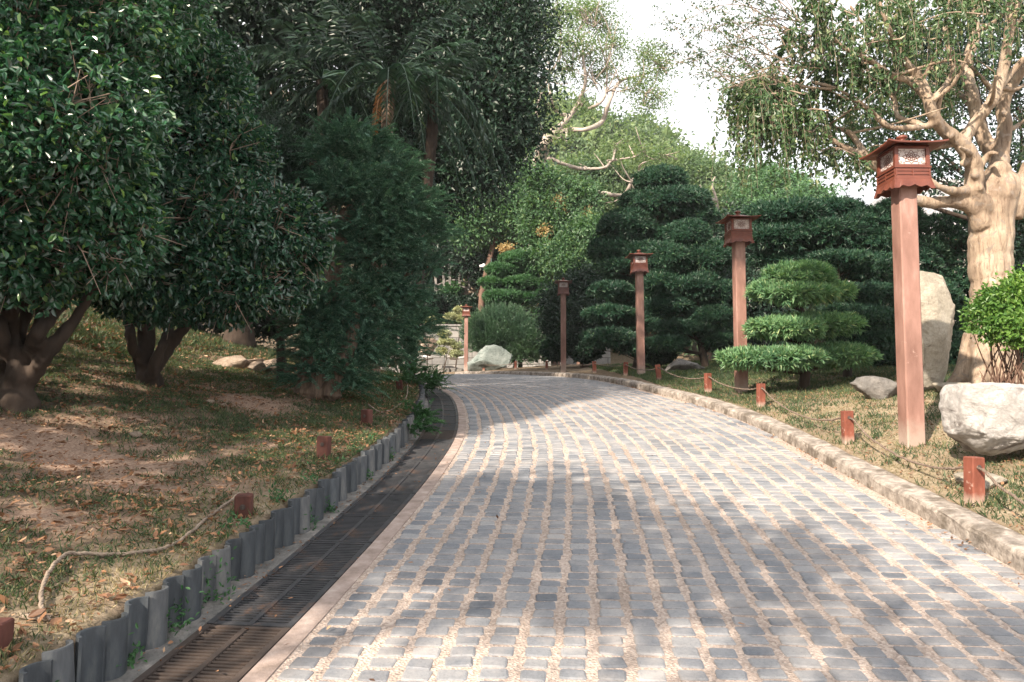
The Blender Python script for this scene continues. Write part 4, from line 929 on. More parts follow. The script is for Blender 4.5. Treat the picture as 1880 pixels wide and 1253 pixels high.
# ---- pale-limbed tree against the sky
KD = 36
kb = [blob(x, y, r, r * .7, KD + d) for x, y, r, d in [(1020, 30, 40, 0), (1065, 20, 40, 1), (1000, 90, 34, 0), (1050, 75, 34, -1), (1085, 95, 36, 0), (1110, 50, 30, 1), (1130, 85, 26, 0), (1035, 130, 26, 0), (1090, 140, 24, 1), (1190, 100, 32, 0), (1215, 125, 26, 0), (1170, 155, 30, 0), (1205, 180, 28, 0), (1185, 195, 20, 0), (1070, 190, 20, 0), (1010, 200, 18, 0), (1030, 250, 20, -1), (1185, 285, 34, 0), (1130, 270, 26, 1), (1225, 290, 24, 0), (1000, 50, 30, 1), (1120, 125, 20, 0), (1095, 15, 30, 0), (985, 160, 24, 0)]]
def kap(mb0):
    mb = MB()
    S = [[(985, 520, .5), (985, 400, .42), (990, 300, .38), (1003, 262, .33), (1022, 240, .27)],
         [(1003, 262, .22), (1040, 240, .19), (1075, 238, .17), (1105, 224, .16), (1118, 190, .14), (1138, 150, .11), (1182, 138, .08), (1215, 120, .03)],
         [(1022, 240, .2), (1045, 215, .17), (1062, 190, .16), (1075, 150, .13), (1070, 100, .09), (1075, 40, .04)],
         [(1050, 215, .12), (1020, 205, .11), (1012, 180, .10), (1008, 150, .09), (1020, 120, .08), (1030, 80, .07), (1024, 20, .04)],
         [(1080, 200, .12), (1100, 190, .11), (1113, 170, .09), (1115, 120, .07), (1125, 80, .04)],
         [(1135, 160, .07), (1150, 165, .05), (1185, 172, .03)],
         [(1005, 290, .16), (1045, 305, .13), (1070, 310, .12), (1110, 308, .11), (1125, 295, .09), (1165, 288, .06), (1180, 275, .03)],
         [(985, 330, .1), (1030, 344, .13), (1080, 350, .13), (1120, 357, .14), (1145, 358, .14), (1160, 335, .12), (1172, 315, .1), (1180, 300, .07), (1225, 285, .04)],
         [(1000, 250, .12), (985, 200, .1), (1010, 130, .07), (985, 90, .04)], [(1030, 110, .05), (1060, 70, .04), (1090, 50, .02)], [(1060, 180, .06), (1090, 150, .05), (1050, 130, .03)]]
    for s in S: tube(mb, [P(x, y, KD + (.5 if i else 0) * rng.normal()) for i, (x, y, r) in enumerate(s)], [r * (.78 if s[0][2] < .3 else 1) for *_, r in s], 9, 0, .03, smoothn=6)
    mb_ = fused(mb, .055, 2, .02, 3); mb0.add(mb_.V[0], mb_.F[0]); mb = mb0
    tips = [P(x, y, KD) for s_ in S[1:] for x, y, r in s_[1:]]; tips = np.array(tips)
    for q in kb:
        j = np.argsort(((tips - q[:3]) ** 2).sum(1))[0]; a_ = tips[j]
        tube(mb, [a_, (a_ + q[:3]) / 2 + rng.normal(size=3) * .2, q[:3]], [.07, .05, .03], 6, smoothn=4)
        for _ in range(7):
            e_ = q[:3] + rsph(1)[0] * q[3:] * .95; tube(mb, [q[:3], (e_ + q[:3]) / 2 + rng.normal(size=3) * .1, e_], [.03, .02, .008], 4, smoothn=3)
    for _ in range(90):
        s = S[rng.integers(1, len(S))]; x, y, r = s[rng.integers(len(s) // 2, len(s))]; a = P(x, y, KD); e = a + (rsph(1)[0] + [0, 0, .5]) * rng.uniform(.6, 1.6); tube(mb, [a, (a + e) / 2 + rng.normal(size=3) * .12, e], [.04, .03, .01], 5, smoothn=3)
KAP = tree('pale_limbed_tree', 'tall open tree with bare pinkish limbs and thin light-green leaves against the sky', 'tree', gbase(985, KD), None, kb, M['paleleaf'], M['bark_kapok'], .4, trunkfn=kap,
     leaf=lambda mb, bl: broad(mb, bl, 15000, .17, .075, per=7, spread=.32, kind='rhomb', core=0, lo=.1, hi=1.1, rej=0, back=1))

# ---- wooded hill
mb = MB(); hx = []; 
for Y0 in np.arange(52, 112, 4.5):
    for X0 in np.arange(-25, 75, 4.2):
        x = X0 + rng.normal() * 1.4; y = Y0 + rng.normal() * 1.4; u = x / y * F_PX + 940
        if u < 820 or u > 1900: continue
        s = rng.uniform(2.2, 3.6); hx.append([x, y, gz(x, y) + s * .9, s, s, s * rng.uniform(.8, 1.1)])
hx = np.array(hx); NH = len(hx)
broad(mb, hx, 120000, .62, .36, per=12, spread=.75, kind='rhomb', core=.05, lo=.8, hi=1.05, rej=.8, back=.05)
tag(mb.build('wooded_hill', M['hillleaf']), 'pale green wooded hillside behind the garden', 'woodland', kind='stuff')
# two bare dead trunks on the slope
for px, lb in ((1372, 'bare whitish dead tree on the slope above the second lantern'),):
    e = thing('dead_tree', gbase(1380, 48), lb, 'tree'); e['_world'] = 1; mb = MB()
    for s in ([(1378, 470), (1375, 420), (1370, 375), (1362, 350), (1368, 335)], [(1375, 420), (1390, 395), (1388, 370)], [(1372, 380), (1350, 370), (1340, 350)], [(1385, 460), (1388, 420), (1384, 390)]):
        tube(mb, [P(x - 55, y - 10, 43) for x, y in s], np.linspace(.13, .04, len(s)), 7, smoothn=4)
    mb.build('trunk', M['bark_kapok'], e)

# ---- clipped pines (podocarpus): tiers of leaf tufts
def tufts(mb, bl, n, L=.085, W=.013, K=11, m=0, lowcut=-.35, back=.5, lo=.86, hi=1.04):
    c, o = sample(bl, int(n * 1.5), lo, hi, rej=.9, back=back, nb=.15)
    c = c + o * rng.normal(size=(len(o), 1)) * .02
    ok = (o[:, 2] > lowcut) | (rng.random(len(o)) < .15); c, o = c[ok][:n], o[ok][:n]
    k = np.repeat(np.arange(len(c)), K); N = len(k)
    ax = nrm(o + [0, 0, .55] + rng.normal(size=o.shape) * .25)
    d = nrm(ax[k] * rng.uniform(.25, 1.1, N)[:, None] + rsph(N) * .85); flip = (d * ax[k]).sum(1) < -.1; d[flip] *= -1
    leaves(mb, c[k] + rng.normal(size=(N, 3)) * .008, d, ax[k] + rng.normal(size=(N, 3)) * .3, L * rng.uniform(.65, 1.15, N), W, 'rhomb', m, fold=.1, droop=.08)
def podo(bl, mb, n, L=.085, W=.013, K=11, back=.5, fill=.25):
    tufts(mb, bl, n, L, W, K, back=back)
    nk = int(n * fill * 4); p, o = sample(bl, nk, .3, .86, rej=0); leaves(mb, p, rsph(nk), rsph(nk), L * 1.5, W * 3.5, 'rhomb', 0)
def pine(label, px, D, bl, mt, n, r0, L, W, trunk=None, K=11, base=None, group='clipped pines beside the path', name='clipped_pine'):
    b = gbase(px, D) if base is None else base
    bl = [q - np.array([0, 0, 0, min(L * .5, q[3] * .25), 0, min(L * .55, q[5] * .3)]) for q in bl]
    def tf(mb):
        t = trunk or [(px, 0), (px, 0)]
        top = max(bl, key=lambda q: q[2])[:3]; zs = np.linspace(0, 1, 6)[:, None]; mids = b * (1 - zs) + top * zs + rng.normal(size=(6, 3)) * [.06, .06, 0] * (zs > 0) * (zs < 1)
        mids[0] -= [0, 0, .1]
        tube(mb, mids, np.linspace(r0 * 1.3, r0 * .35, 6), 9, 0, .05, smoothn=5)
        for q in bl:
            z = np.clip((q[2] - q[5] - b[2] - .1) / max(top[2] - b[2], .1), .05, .95); s_ = b * (1 - z) + top * z
            for _ in range(4):
                e = q[:3] + rng.uniform(-.7, .7, 3) * q[3:] * [1, 1, .1] - [0, 0, q[5] * .3]; tube(mb, [s_, (s_ + e) / 2 + [0, 0, -.03], e], [r0 * .4, r0 * .28, .01], 6, 0, smoothn=4)
    return tree(name, label, 'pine', b, None, bl, M[mt], M['bark_dark'], r0, trunkfn=tf, leaf=lambda mb, q: podo(q, mb, n, L, W, K), group=group)
d4 = 11.3
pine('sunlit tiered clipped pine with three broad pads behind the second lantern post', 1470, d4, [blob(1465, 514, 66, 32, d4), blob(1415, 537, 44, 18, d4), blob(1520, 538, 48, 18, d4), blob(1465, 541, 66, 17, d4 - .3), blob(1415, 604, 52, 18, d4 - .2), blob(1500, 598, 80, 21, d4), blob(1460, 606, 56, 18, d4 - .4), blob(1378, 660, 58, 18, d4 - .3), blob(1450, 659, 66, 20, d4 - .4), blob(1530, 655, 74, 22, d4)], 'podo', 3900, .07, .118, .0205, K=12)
d5 = 12.4
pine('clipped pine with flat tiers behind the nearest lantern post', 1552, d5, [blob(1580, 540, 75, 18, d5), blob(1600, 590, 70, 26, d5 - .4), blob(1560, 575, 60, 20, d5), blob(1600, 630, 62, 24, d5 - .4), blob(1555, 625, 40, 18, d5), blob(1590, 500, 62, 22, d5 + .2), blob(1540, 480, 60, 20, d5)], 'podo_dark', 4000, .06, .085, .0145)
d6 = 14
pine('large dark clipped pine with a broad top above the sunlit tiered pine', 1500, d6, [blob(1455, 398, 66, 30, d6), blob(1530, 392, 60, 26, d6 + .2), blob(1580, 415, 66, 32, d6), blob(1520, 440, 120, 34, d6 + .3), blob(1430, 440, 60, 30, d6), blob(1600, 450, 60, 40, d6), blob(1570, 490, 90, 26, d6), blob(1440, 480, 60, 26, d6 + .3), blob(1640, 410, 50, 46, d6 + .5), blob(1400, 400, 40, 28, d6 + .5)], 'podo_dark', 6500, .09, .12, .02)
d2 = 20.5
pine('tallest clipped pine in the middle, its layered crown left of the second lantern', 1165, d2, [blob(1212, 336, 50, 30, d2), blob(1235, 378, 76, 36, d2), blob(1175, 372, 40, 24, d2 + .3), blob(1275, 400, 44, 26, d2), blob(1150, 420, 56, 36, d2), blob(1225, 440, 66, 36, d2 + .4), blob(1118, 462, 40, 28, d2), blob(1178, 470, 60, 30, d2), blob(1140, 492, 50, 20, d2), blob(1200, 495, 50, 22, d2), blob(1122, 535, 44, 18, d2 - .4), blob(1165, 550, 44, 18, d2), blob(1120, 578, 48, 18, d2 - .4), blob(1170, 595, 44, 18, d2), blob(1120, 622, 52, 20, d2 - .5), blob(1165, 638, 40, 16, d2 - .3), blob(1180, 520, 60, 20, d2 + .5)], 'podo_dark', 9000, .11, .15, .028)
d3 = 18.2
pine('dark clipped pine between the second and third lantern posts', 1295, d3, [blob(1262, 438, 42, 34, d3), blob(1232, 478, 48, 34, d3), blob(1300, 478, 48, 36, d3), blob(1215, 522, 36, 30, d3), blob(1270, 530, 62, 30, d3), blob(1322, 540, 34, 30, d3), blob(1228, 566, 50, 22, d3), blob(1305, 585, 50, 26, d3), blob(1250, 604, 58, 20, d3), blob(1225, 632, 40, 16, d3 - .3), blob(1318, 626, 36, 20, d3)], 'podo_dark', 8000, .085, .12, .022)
d1 = 34.3
pine('bright green cloud-pruned pine left of the fourth lantern', 955, d1, [blob(955, 478, 40, 17, d1), blob(925, 497, 34, 15, d1), blob(985, 495, 30, 15, d1), blob(905, 520, 26, 12, d1), blob(955, 520, 40, 15, d1), blob(990, 522, 24, 12, d1), blob(925, 546, 42, 14, d1), blob(975, 548, 32, 12, d1), blob(1000, 540, 22, 12, d1), blob(1005, 575, 26, 12, d1), blob(950, 500, 40, 20, d1 + .6)], 'hedge', 5200, .09, .19, .045)
d7 = 14.5
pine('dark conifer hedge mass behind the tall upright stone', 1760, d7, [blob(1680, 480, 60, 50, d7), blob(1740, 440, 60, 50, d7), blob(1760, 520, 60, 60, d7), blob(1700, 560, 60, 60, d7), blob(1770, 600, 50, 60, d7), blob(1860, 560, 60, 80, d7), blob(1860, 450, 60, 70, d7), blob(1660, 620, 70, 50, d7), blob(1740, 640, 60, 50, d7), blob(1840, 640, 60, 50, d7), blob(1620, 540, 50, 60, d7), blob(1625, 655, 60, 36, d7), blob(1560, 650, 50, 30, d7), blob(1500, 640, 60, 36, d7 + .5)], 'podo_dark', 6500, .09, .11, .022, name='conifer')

# ---- spiky dark bush
bJ = [blob(930, 603, 55, 34, 33.6), blob(895, 622, 44, 30, 33.6), blob(965, 622, 42, 36, 33.4), blob(990, 648, 24, 18, 33.4), blob(872, 606, 20, 24, 33.8), blob(918, 582, 38, 18, 33.8), blob(950, 652, 36, 14, 33.4)]
def spiky(mb, bl):
    n = 2600; c, o = sample(bl, n, .5, 1.0, rej=.7); K = 16; k = np.repeat(np.arange(len(c)), K); N = len(k); tt = np.tile(np.linspace(0, 1, K), len(c))
    ax = nrm(o + [0, 0, .9] + rng.normal(size=o.shape) * .2); p = c[k] + ax[k] * (.36 * tt)[:, None]
    leaves(mb, p, ax[k] + rsph(N) * .55, rsph(N), .12 * (1.1 - .5 * tt), .02, 'rhomb')
    nk = 2500; p, o = sample(bl, nk, .2, .8, rej=0); leaves(mb, p, rsph(nk), rsph(nk), .28, .14, 'rhomb')
tree('spiky_bush', 'dark bristly juniper bush beside the far mossy boulder', 'bush', gbase(945, 33.5), P(945, 655, 33.5), bJ, M['juniper'], M['bark_dark'], .06, leaf=spiky)

# ---- small pale topiaries, round shrubs, wall and railing at the far end
def pads(label, px, D, bl, mt='topiary', n=3200, L=.075, W=.045, cat='topiary', name='cloud_topiary', r0=.035, group='pale cloud-pruned topiaries at the far bend'):
    b = gbase(px, D)
    return tree(name, label, cat, b, (np.mean([q[:3] for q in bl], 0) + b) / 2, bl, M[mt], M['bark_dark'], r0, group=group, leaf=lambda mb, q: broad(mb, q, n, L, W, per=8, spread=.03, kind='rhomb', core=.1, lo=.85, hi=1.0, droop=0, nb=.05), twigs=1, tw_r=.004)
pads('pale yellow cloud topiary with three small pads left of the farthest lantern', 836, 38, [blob(828, 581, 12, 5, 38), blob(843, 569, 9, 5, 38), blob(847, 584, 10, 5, 38), blob(862, 590, 9, 4, 38)])
pads('low pale topiary pads in front of the grey block wall', 815, 35, [blob(816, 613, 12, 5, 35), blob(820, 628, 17, 4.5, 35), blob(838, 635, 14, 4.5, 35), blob(812, 644, 11, 5, 35), blob(838, 649, 13, 6, 35)])
pads('pale topiary half hidden by the plume tree', 786, 36, [blob(784, 580, 9, 5, 36), blob(790, 590, 10, 6, 36)])
pads('dome-shaped bright green shrub below the far railing', 828, 44, [blob(828, 532, 22, 15, 44), blob(800, 540, 16, 10, 44)], 'hedge', 3000, .16, .1, 'shrub', 'round_shrub', .05, 'round shrubs at the far bend')
pads('dark hedge under the dome-shaped shrub', 840, 43, [blob(815, 565, 40, 22, 43), blob(865, 565, 36, 20, 43), blob(790, 560, 22, 25, 42), blob(880, 540, 26, 22, 45)], 'darkleaf2', 6000, .2, .1, 'hedge', 'hedge', .05, 'round shrubs at the far bend')
pads('low dark foliage right of the spiky bush', 1030, 27, [blob(1020, 640, 26, 22, 27), blob(1060, 630, 30, 26, 27), blob(1030, 600, 36, 22, 28), blob(1075, 650, 20, 14, 26)], 'darkleaf2', 6000, .13, .06, 'shrub', 'low_shrub', .04, 'low shrubs along the right verge')
pads('low dark shrub at the foot of the third lantern post', 1190, 19, [blob(1205, 650, 34, 16, 19), blob(1085, 640, 22, 14, 21)], 'darkleaf2', 3500, .1, .05, 'shrub', 'low_shrub', .04, 'low shrubs along the right verge')
# retaining wall of grey blocks
m, nt, bs = newmat('grey_block_wall'); tc = N_(nt, 'TexCoord'); br = N_(nt, 'TexBrick'); br.inputs['Scale'].default_value = 1.0
mp = N_(nt, 'Mapping'); mp.inputs['Rotation'].default_value = (R(90), 0, 0); nt.links.new(tc.outputs['Object'], mp.inputs[0]); nt.links.new(mp.outputs[0], br.inputs['Vector'])
br.inputs['Brick Width'].default_value = .9; br.inputs['Row Height'].default_value = .38; br.inputs['Mortar Size'].default_value = .02
br.inputs['Color1'].default_value = (.2, .2, .2, 1); br.inputs['Color2'].default_value = (.3, .29, .28, 1); br.inputs['Mortar'].default_value = (.09, .09, .085, 1)
c = mixc(nt, .7, br.outputs['Color'], ramp(nt, noise(nt, 3, 7, .7), [(.3, (.5, .5, .5)), (.7, (1.2, 1.18, 1.15))]), 'MULTIPLY'); nt.links.new(c, bs.inputs['Base Color']); bs.inputs['Roughness'].default_value = .9; M['wall'] = m
mb = MB(); a = P(730, 640, 40); b = P(1120, 640, 40); zt = P(800, 600, 40)[2]
nb_ = 9
for k in range(nb_):
    x0 = a[0] + (b[0] - a[0]) * k / nb_; x1 = a[0] + (b[0] - a[0]) * (k + 1) / nb_
    box(mb, ((x0 + x1) / 2, 40, (zt + 1.9) / 2), (x1 - x0 - .01, .35, zt - 1.9), bev=.02)
box(mb, ((a[0] + b[0]) / 2, 40, zt + .06), (b[0] - a[0] + .1, .46, .12), bev=.02)
tag(mb.build('block_wall', M['wall']), 'grey block retaining wall behind the farthest lantern', 'wall')
mb = MB()
for k in range(11): 
    x = -9.0 + k * .62; box(mb, (x, 35.6 + .05 * rng.normal(), 2.46), (.6, .3, .5 + .03 * rng.normal()), rot=rng.normal() * .03, bev=.03)
tag(mb.build('stone_border', M['stone_grey']), 'low dark stone border across the far end of the path', 'wall')
for k, (px, w_) in enumerate([(735, 26), (772, 24), (838, 16)]):
    q = P(px, 656, 37); rock('rock', (q[0], q[1], q[2]), (w_ * 37 / F_PX, .5, .16), M['stone_white'], ['white rock at the far bend, left of two', 'white flat rock at the far bend under the topiary pads', 'white rock partly behind the farthest lantern post'][k], seed=60 + k, sub=3, group='white rocks at the far bend')
q = P(775, 640, 38); rock('rock', (q[0], q[1], q[2] + .1), (.9, .5, .8), M['stone_warm'], 'brown craggy rock behind the white rocks at the far bend', seed=77, cuts=12)
# railing on the far terrace
e = thing('railing', P(840, 530, 48), 'grey post-and-rail stone railing high above the round shrubs', 'railing'); e['_world'] = 1
rp = [(822, 528, 48), (836, 524, 48), (850, 521, 49), (862, 524, 48)]
for x, y, D in [(800, 524, 43.6), (815, 518, 43.6), (826, 513, 43.6), (844, 514, 43.6), (861, 519, 43.6)]:
    c = P(x, y, D); mb = MB(); box(mb, c, (.16, .16, 1.0), bev=.02); box(mb, c + [0, 0, .53], (.2, .2, .06)); mb.build('post', M['stone_grey'], e)
mb = MB(); r1 = [P(x, y + 1, D) for x, y, D in [(800, 524, 43.6), (815, 518, 43.6), (826, 513, 43.6), (844, 514, 43.6), (861, 519, 43.6)]]
tube(mb, r1, .05, 6); tube(mb, [q - [0, 0, .35] for q in r1], .04, 6); mb.build('rail', M['stone_grey'], e)
mb = MB(); box(mb, P(838, 541, 44.4) , (3.6, .6, 1.0), bev=.1); o = mb.build('terrace_bank', M['stone_warm']); tag(o, 'reddish earth bank below the far railing', 'bank')
# security camera on a pole
e = thing('security_camera', P(902, 560, 35.6), 'white security camera on a thin grey pole left of the bright cloud-pruned pine', 'camera'); e['_world'] = 1
mb = MB(); tube(mb, [P(902, 560, 35.6), P(902, 474, 35.6)], .022, 8); mb.build('pole', surf('grey_metal', [(.3, (.05, .09, .085)), (.7, (.08, .13, .12))], 4, .5, 0), e)
wm = surf('white_plastic', [(.3, (.78, .78, .78)), (.7, (.82, .82, .82))], 4, .4, 0)
mb = MB(); tube(mb, [P(902, 490, 35.6), P(892, 490, 35.4)], .03, 8); V, F = ICO3; mb.add(V * .1 + P(888, 488, 35.4), F); box(mb, P(885, 489, 35.3), (.24, .15, .11), bev=.02); mb.build('housing', wm, e, smooth=True)
mb = MB(); box(mb, P(898, 491, 35.5), (.2, .15, .15), bev=.02); mb.build('junction_box', wm, e)

# ---- house roof fragments at right
RM = surf('grey_roof_tile', [(.3, (.2, .2, .21)), (.6, (.34, .34, .35)), (.8, (.5, .49, .49))], 6, .7, .5, .02)
e = thing('house', P(1760, 600, 30), 'house with grey tiled roof and red-brown eaves glimpsed behind the right-hand trees', 'house'); e['_world'] = 1
hp = [P(1500, 395, 30), P(1640, 340, 30), P(1900, 400, 26), P(1760, 450, 26)]
mb = MB()
A, B = P(1560, 410, 28), P(1930, 455, 24); Rg0, Rg1 = P(1640, 335, 32), P(1990, 350, 28)
n = 44
for k in range(n):   # rows of cover tiles running down the slope
    t0, t1 = k / n, (k + .62) / n
    for (u0, u1, h) in ((t0, t1, .07), (t1, (k + 1) / n, 0)):
        a0 = A + (B - A) * u0; a1 = A + (B - A) * u1; c0 = Rg0 + (Rg1 - Rg0) * u0; c1 = Rg0 + (Rg1 - Rg0) * u1; up = np.array([0, 0, h])
        am = (a0 + a1) / 2 + up; cm = (c0 + c1) / 2 + up; dn = np.array([0, 0, .12])
        mb.add([a0, am, a1, c0, cm, c1, a0 - dn, a1 - dn], [[0, 1, 4, 3], [1, 2, 5, 4], [0, 6, 7, 2]])
rf = mb.build('roof', RM, e)
mb = MB(); tube(mb, [Rg0 + [0, 0, .1], Rg1 + [0, 0, .1]], .18, 8); mb.build('ridge', RM, rf)
mb = MB(); tube(mb, [A - [0, 0, .22], B - [0, 0, .22]], .1, 4); mb.build('eaves_board', M['redpaint'], e)
mb = MB(); wb = [A + [.3, .9, -.2], B + [-.3, .9, -.2], Rg1 + [-.3, -.3, -.4], Rg0 + [.3, -.3, -.4]]
V = wb + [np.array([v[0], v[1], 1.8]) for v in wb]; mb.add(V, [[0, 4, 5, 1], [1, 5, 6, 2], [2, 6, 7, 3], [3, 7, 4, 0], [0, 1, 2, 3]])
mb.build('wall', surf('plaster', [(.3, (.5, .47, .44)), (.7, (.6, .57, .53))], 3, .9, .1), e)

# ------------------------------------------------------------------ big weeping tree on the right
WD = 9.1
WS = [[(1818, 745, 9.1, .42), (1812, 700, 9.1, .33), (1812, 640, 9.1, .285), (1822, 560, 9.1, .265), (1818, 480, 9.1, .275), (1820, 400, 9.1, .28), (1830, 345, 9.1, .27), (1835, 315, 9.15, .16), (1832, 298, 9.15, .12)],
      # low limb to the left, a sawn one behind it
      [(1805, 415, 9.0, .17), (1788, 385, 8.95, .12), (1755, 372, 8.9, .10), (1710, 372, 8.9, .09), (1672, 366, 8.9, .08)],
      [(1800, 385, 9.0, .2), (1788, 355, 8.9, .15), (1790, 320, 8.85, .13), (1783, 290, 8.8, .12), (1765, 262, 8.75, .12)],
      [(1790, 350, 8.9, .10), (1760, 352, 8.8, .07), (1728, 345, 8.7, .055), (1700, 325, 8.7, .045), (1690, 310, 8.7, .04)],
      [(1768, 262, 8.75, .11), (1740, 245, 8.7, .10), (1718, 222, 8.6, .09), (1705, 190, 8.5, .08), (1692, 150, 8.5, .07), (1660, 110, 8.4, .055), (1640, 70, 8.3, .045), (1622, 30, 8.2, .035), (1610, -20, 8.2, .02)],
      [(1770, 258, 8.75, .10), (1790, 225, 8.7, .09), (1815, 195, 8.6, .085), (1832, 160, 8.6, .085), (1845, 110, 8.5, .08), (1853, 60, 8.4, .07), (1858, -10, 8.4, .06)],
      [(1835, 330, 9.2, .16), (1838, 280, 9.2, .13), (1845, 240, 9.2, .11), (1842, 190, 9.2, .1), (1862, 150, 9.1, .09), (1890, 110, 9.0, .07)],
      [(1832, 300, 9.3, .12), (1800, 240, 9.4, .11), (1788, 190, 9.4, .1), (1775, 120, 9.5, .09), (1790, 60, 9.5, .08), (1785, -20, 9.6, .07)],
      [(1860, 400, 9.1, .14), (1875, 350, 9.0, .12), (1890, 300, 9.0, .1)],
      [(1720, 225, 8.6, .06), (1700, 232, 8.6, .05), (1640, 235, 8.5, .045), (1610, 215, 8.5, .04), (1580, 190, 8.4, .035), (1540, 165, 8.4, .025), (1490, 150, 8.3, .015)],
      [(1700, 180, 8.5, .06), (1670, 150, 8.5, .05), (1640, 140, 8.4, .05), (1610, 120, 8.4, .045), (1585, 105, 8.3, .04), (1545, 85, 8.3, .035), (1515, 50, 8.2, .025), (1490, 10, 8.2, .02)],
      [(1690, 228, 8.6, .05), (1650, 215, 8.8, .045), (1640, 180, 8.9, .04), (1625, 165, 8.9, .03)],
      [(1700, 330, 8.7, .04), (1600, 290, 8.8, .05), (1560, 245, 8.8, .045), (1520, 230, 8.8, .035), (1480, 190, 8.8, .025), (1440, 170, 8.8, .015)],
      [(1620, 320, 8.9, .06), (1580, 285, 8.8, .05), (1540, 265, 8.8, .045), (1505, 235, 8.8, .03)],
      [(1680, 140, 8.5, .05), (1640, 90, 8.6, .04), (1590, 50, 8.6, .03), (1560, 10, 8.6, .02)],
      [(1850, 60, 8.4, .05), (1870, 10, 8.3, .04), (1890, -40, 8.3, .03)],
      [(1835, 160, 8.6, .06), (1860, 130, 8.6, .05), (1882, 105, 8.5, .04)],
      [(1705, 195, 8.5, .05), (1750, 130, 8.4, .045), (1735, 60, 8.4, .035), (1745, -10, 8.4, .02)],
      [(1540, 165, 8.4, .02), (1480, 160, 8.3, .018), (1430, 150, 8.3, .012)]]
def trunkW(mb0):
    mb = MB()
    for i, s in enumerate(WS):
        q = crom(np.array([[*P(x, y, D), r * (.82 if i else .93)] for x, y, D, r in s]), 7)
        thick = max(r for *_, r in s) > .03
        if thick: q[1:-1, :3] += rng.normal(size=(len(q) - 2, 3)) * (q[1:-1, 3:] * .05)
        tube(mb if thick else mb0, q[:, :3], np.maximum(q[:, 3], .024 if thick else .002), 12 if thick else 6, 0)
    for i, s in enumerate(WS[2:], 2):      # secondary branches off the limbs
        for x, y, D, r in s[2:]:
            if r > .03 and y < 330 and rng.random() < .75:
                a_ = P(x, y, D); d = nrm(np.array([rng.normal() * .9 - .1, rng.normal() * .6, rng.uniform(.1, 1.1)])) * rng.uniform(.4, .9)
                tube(mb0, [a_, a_ + d * .5 + rng.normal(size=3) * .06, a_ + d + rng.normal(size=3) * .1], [r * .4, r * .3, r * .12], 6, 0, smoothn=4)
    b = P(1812, 700, 9.1)
    for a in np.linspace(.3, 6.58, 8)[:-1]: tube(mb, [b + [math.cos(a) * .12, math.sin(a) * .12, .6], b + [math.cos(a) * .27, math.sin(a) * .27, 0.1], b + [math.cos(a) * .55, math.sin(a) * .5, -.15]], [.14, .12, .06], 8, 0, smoothn=4)
    V, F = ICO3
    for x, y, D, r in [(1838, 312, 8.95, .13), (1790, 322, 8.75, .06), (1800, 345, 8.75, .05), (1690, 368, 8.85, .05), (1845, 420, 8.9, .05), (1770, 300, 8.75, .06), (1745, 250, 8.62, .05)]: mb.add(V * r * [1, .7, .9] + P(x, y, D), F)
    mb_ = fused_mixed(mb, .021); mb0.add(mb_.V[0], mb_.F[0])
def fused_mixed(mb, v): return fused(mb, v, 3, .006, 15)
TW = []   # thin twigs collected for the crown's strands
def strands(mb, mt, starts, Lm, leafl=.062, leafw=.03, out=.22, step=.03, up=None):
    n = len(starts); L = Lm * rng.uniform(.35, 1.15, n)
    for s, l in zip(starts, L):
        az = rng.uniform(0, 6.28); o = np.array([math.cos(az), math.sin(az), 0]) * out * rng.uniform(.3, 1.6) * l
        t = np.linspace(0, 1, 6)[:, None]; p = s + o * t ** .6 + np.array([0, 0, 1.0]) * (-l * t ** 1.3 + .12 * l * np.sin(t * 3.1)) + rng.normal(size=(6, 3)) * .008
        tube(mt, p, np.linspace(.0022, .001, 6), 3, 0, cap=False)
        k = max(3, int(l / step)); tt = rng.random(k); c = np.column_stack([np.interp(tt, t[:, 0], p[:, i]) for i in range(3)])
        d = rsph(k) * .8 + [0, 0, -.8]; leaves(mb, c, d, rsph(k) + [0, -.3, .5], leafl * rng.uniform(.7, 1.2, k), leafw * rng.uniform(.8, 1.2, k), 'oval', 0)
def pxs(n, x0, x1, y0, y1, D0, D1): return [P(rng.uniform(x0, x1), rng.uniform(y0, y1), rng.uniform(D0, D1)) for _ in range(n)]
W_regions = [(70, 1375, 1460, 130, 200, 8.0, 8.9, .8), (55, 1420, 1530, 140, 250, 8.2, 9.0, .6), (50, 1450, 1620, -100, 70, 7.8, 9.0, .75), (80, 1600, 1780, -120, 50, 7.8, 9.2, .8), (80, 1770, 1960, -140, 20, 8.0, 9.6, .8), (40, 1500, 1600, 210, 290, 8.6, 9.4, .4), (55, 1440, 1580, 40, 150, 8.2, 9.0, .6), (30, 1370, 1430, 160, 200, 8.0, 8.6, 1.1), (36, 1640, 1740, 110, 220, 9.3, 10.2, .6), (50, 1540, 1700, 130, 250, 9.6, 10.4, .6), (40, 1560, 1680, 40, 140, 8.2, 9, .6), (40, 1690, 1880, 30, 140, 9.3, 10.4, .6), (24, 1850, 1940, 200, 330, 9.6, 10.4, .6)]
mt = MB(); mbw = MB()
for n, x0, x1, y0, y1, a, b, L in W_regions:
    for _ in range(max(2, int(n / 4.1))):
        p0 = P(rng.uniform(x0, x1), rng.uniform(y0, y1), rng.uniform(a, b)); dr_ = nrm(np.array([rng.normal() - .5, rng.normal() * .6, rng.uniform(-.1, .5)])) * rng.uniform(.35, .75)
        q = crom([p0 - dr_ * .5, p0 + [0, 0, .05], p0 + dr_ * .5 - [0, 0, .06]], 5); tube(mt, q, np.linspace(.009, .004, len(q)), 5, 0)
        st_ = [q[rng.integers(0, len(q))] + rng.normal(size=3) * .015 for _ in range(9)]
        strands(mbw, mt, st_, L, leafl=.07, leafw=.032, out=.3, step=.03)
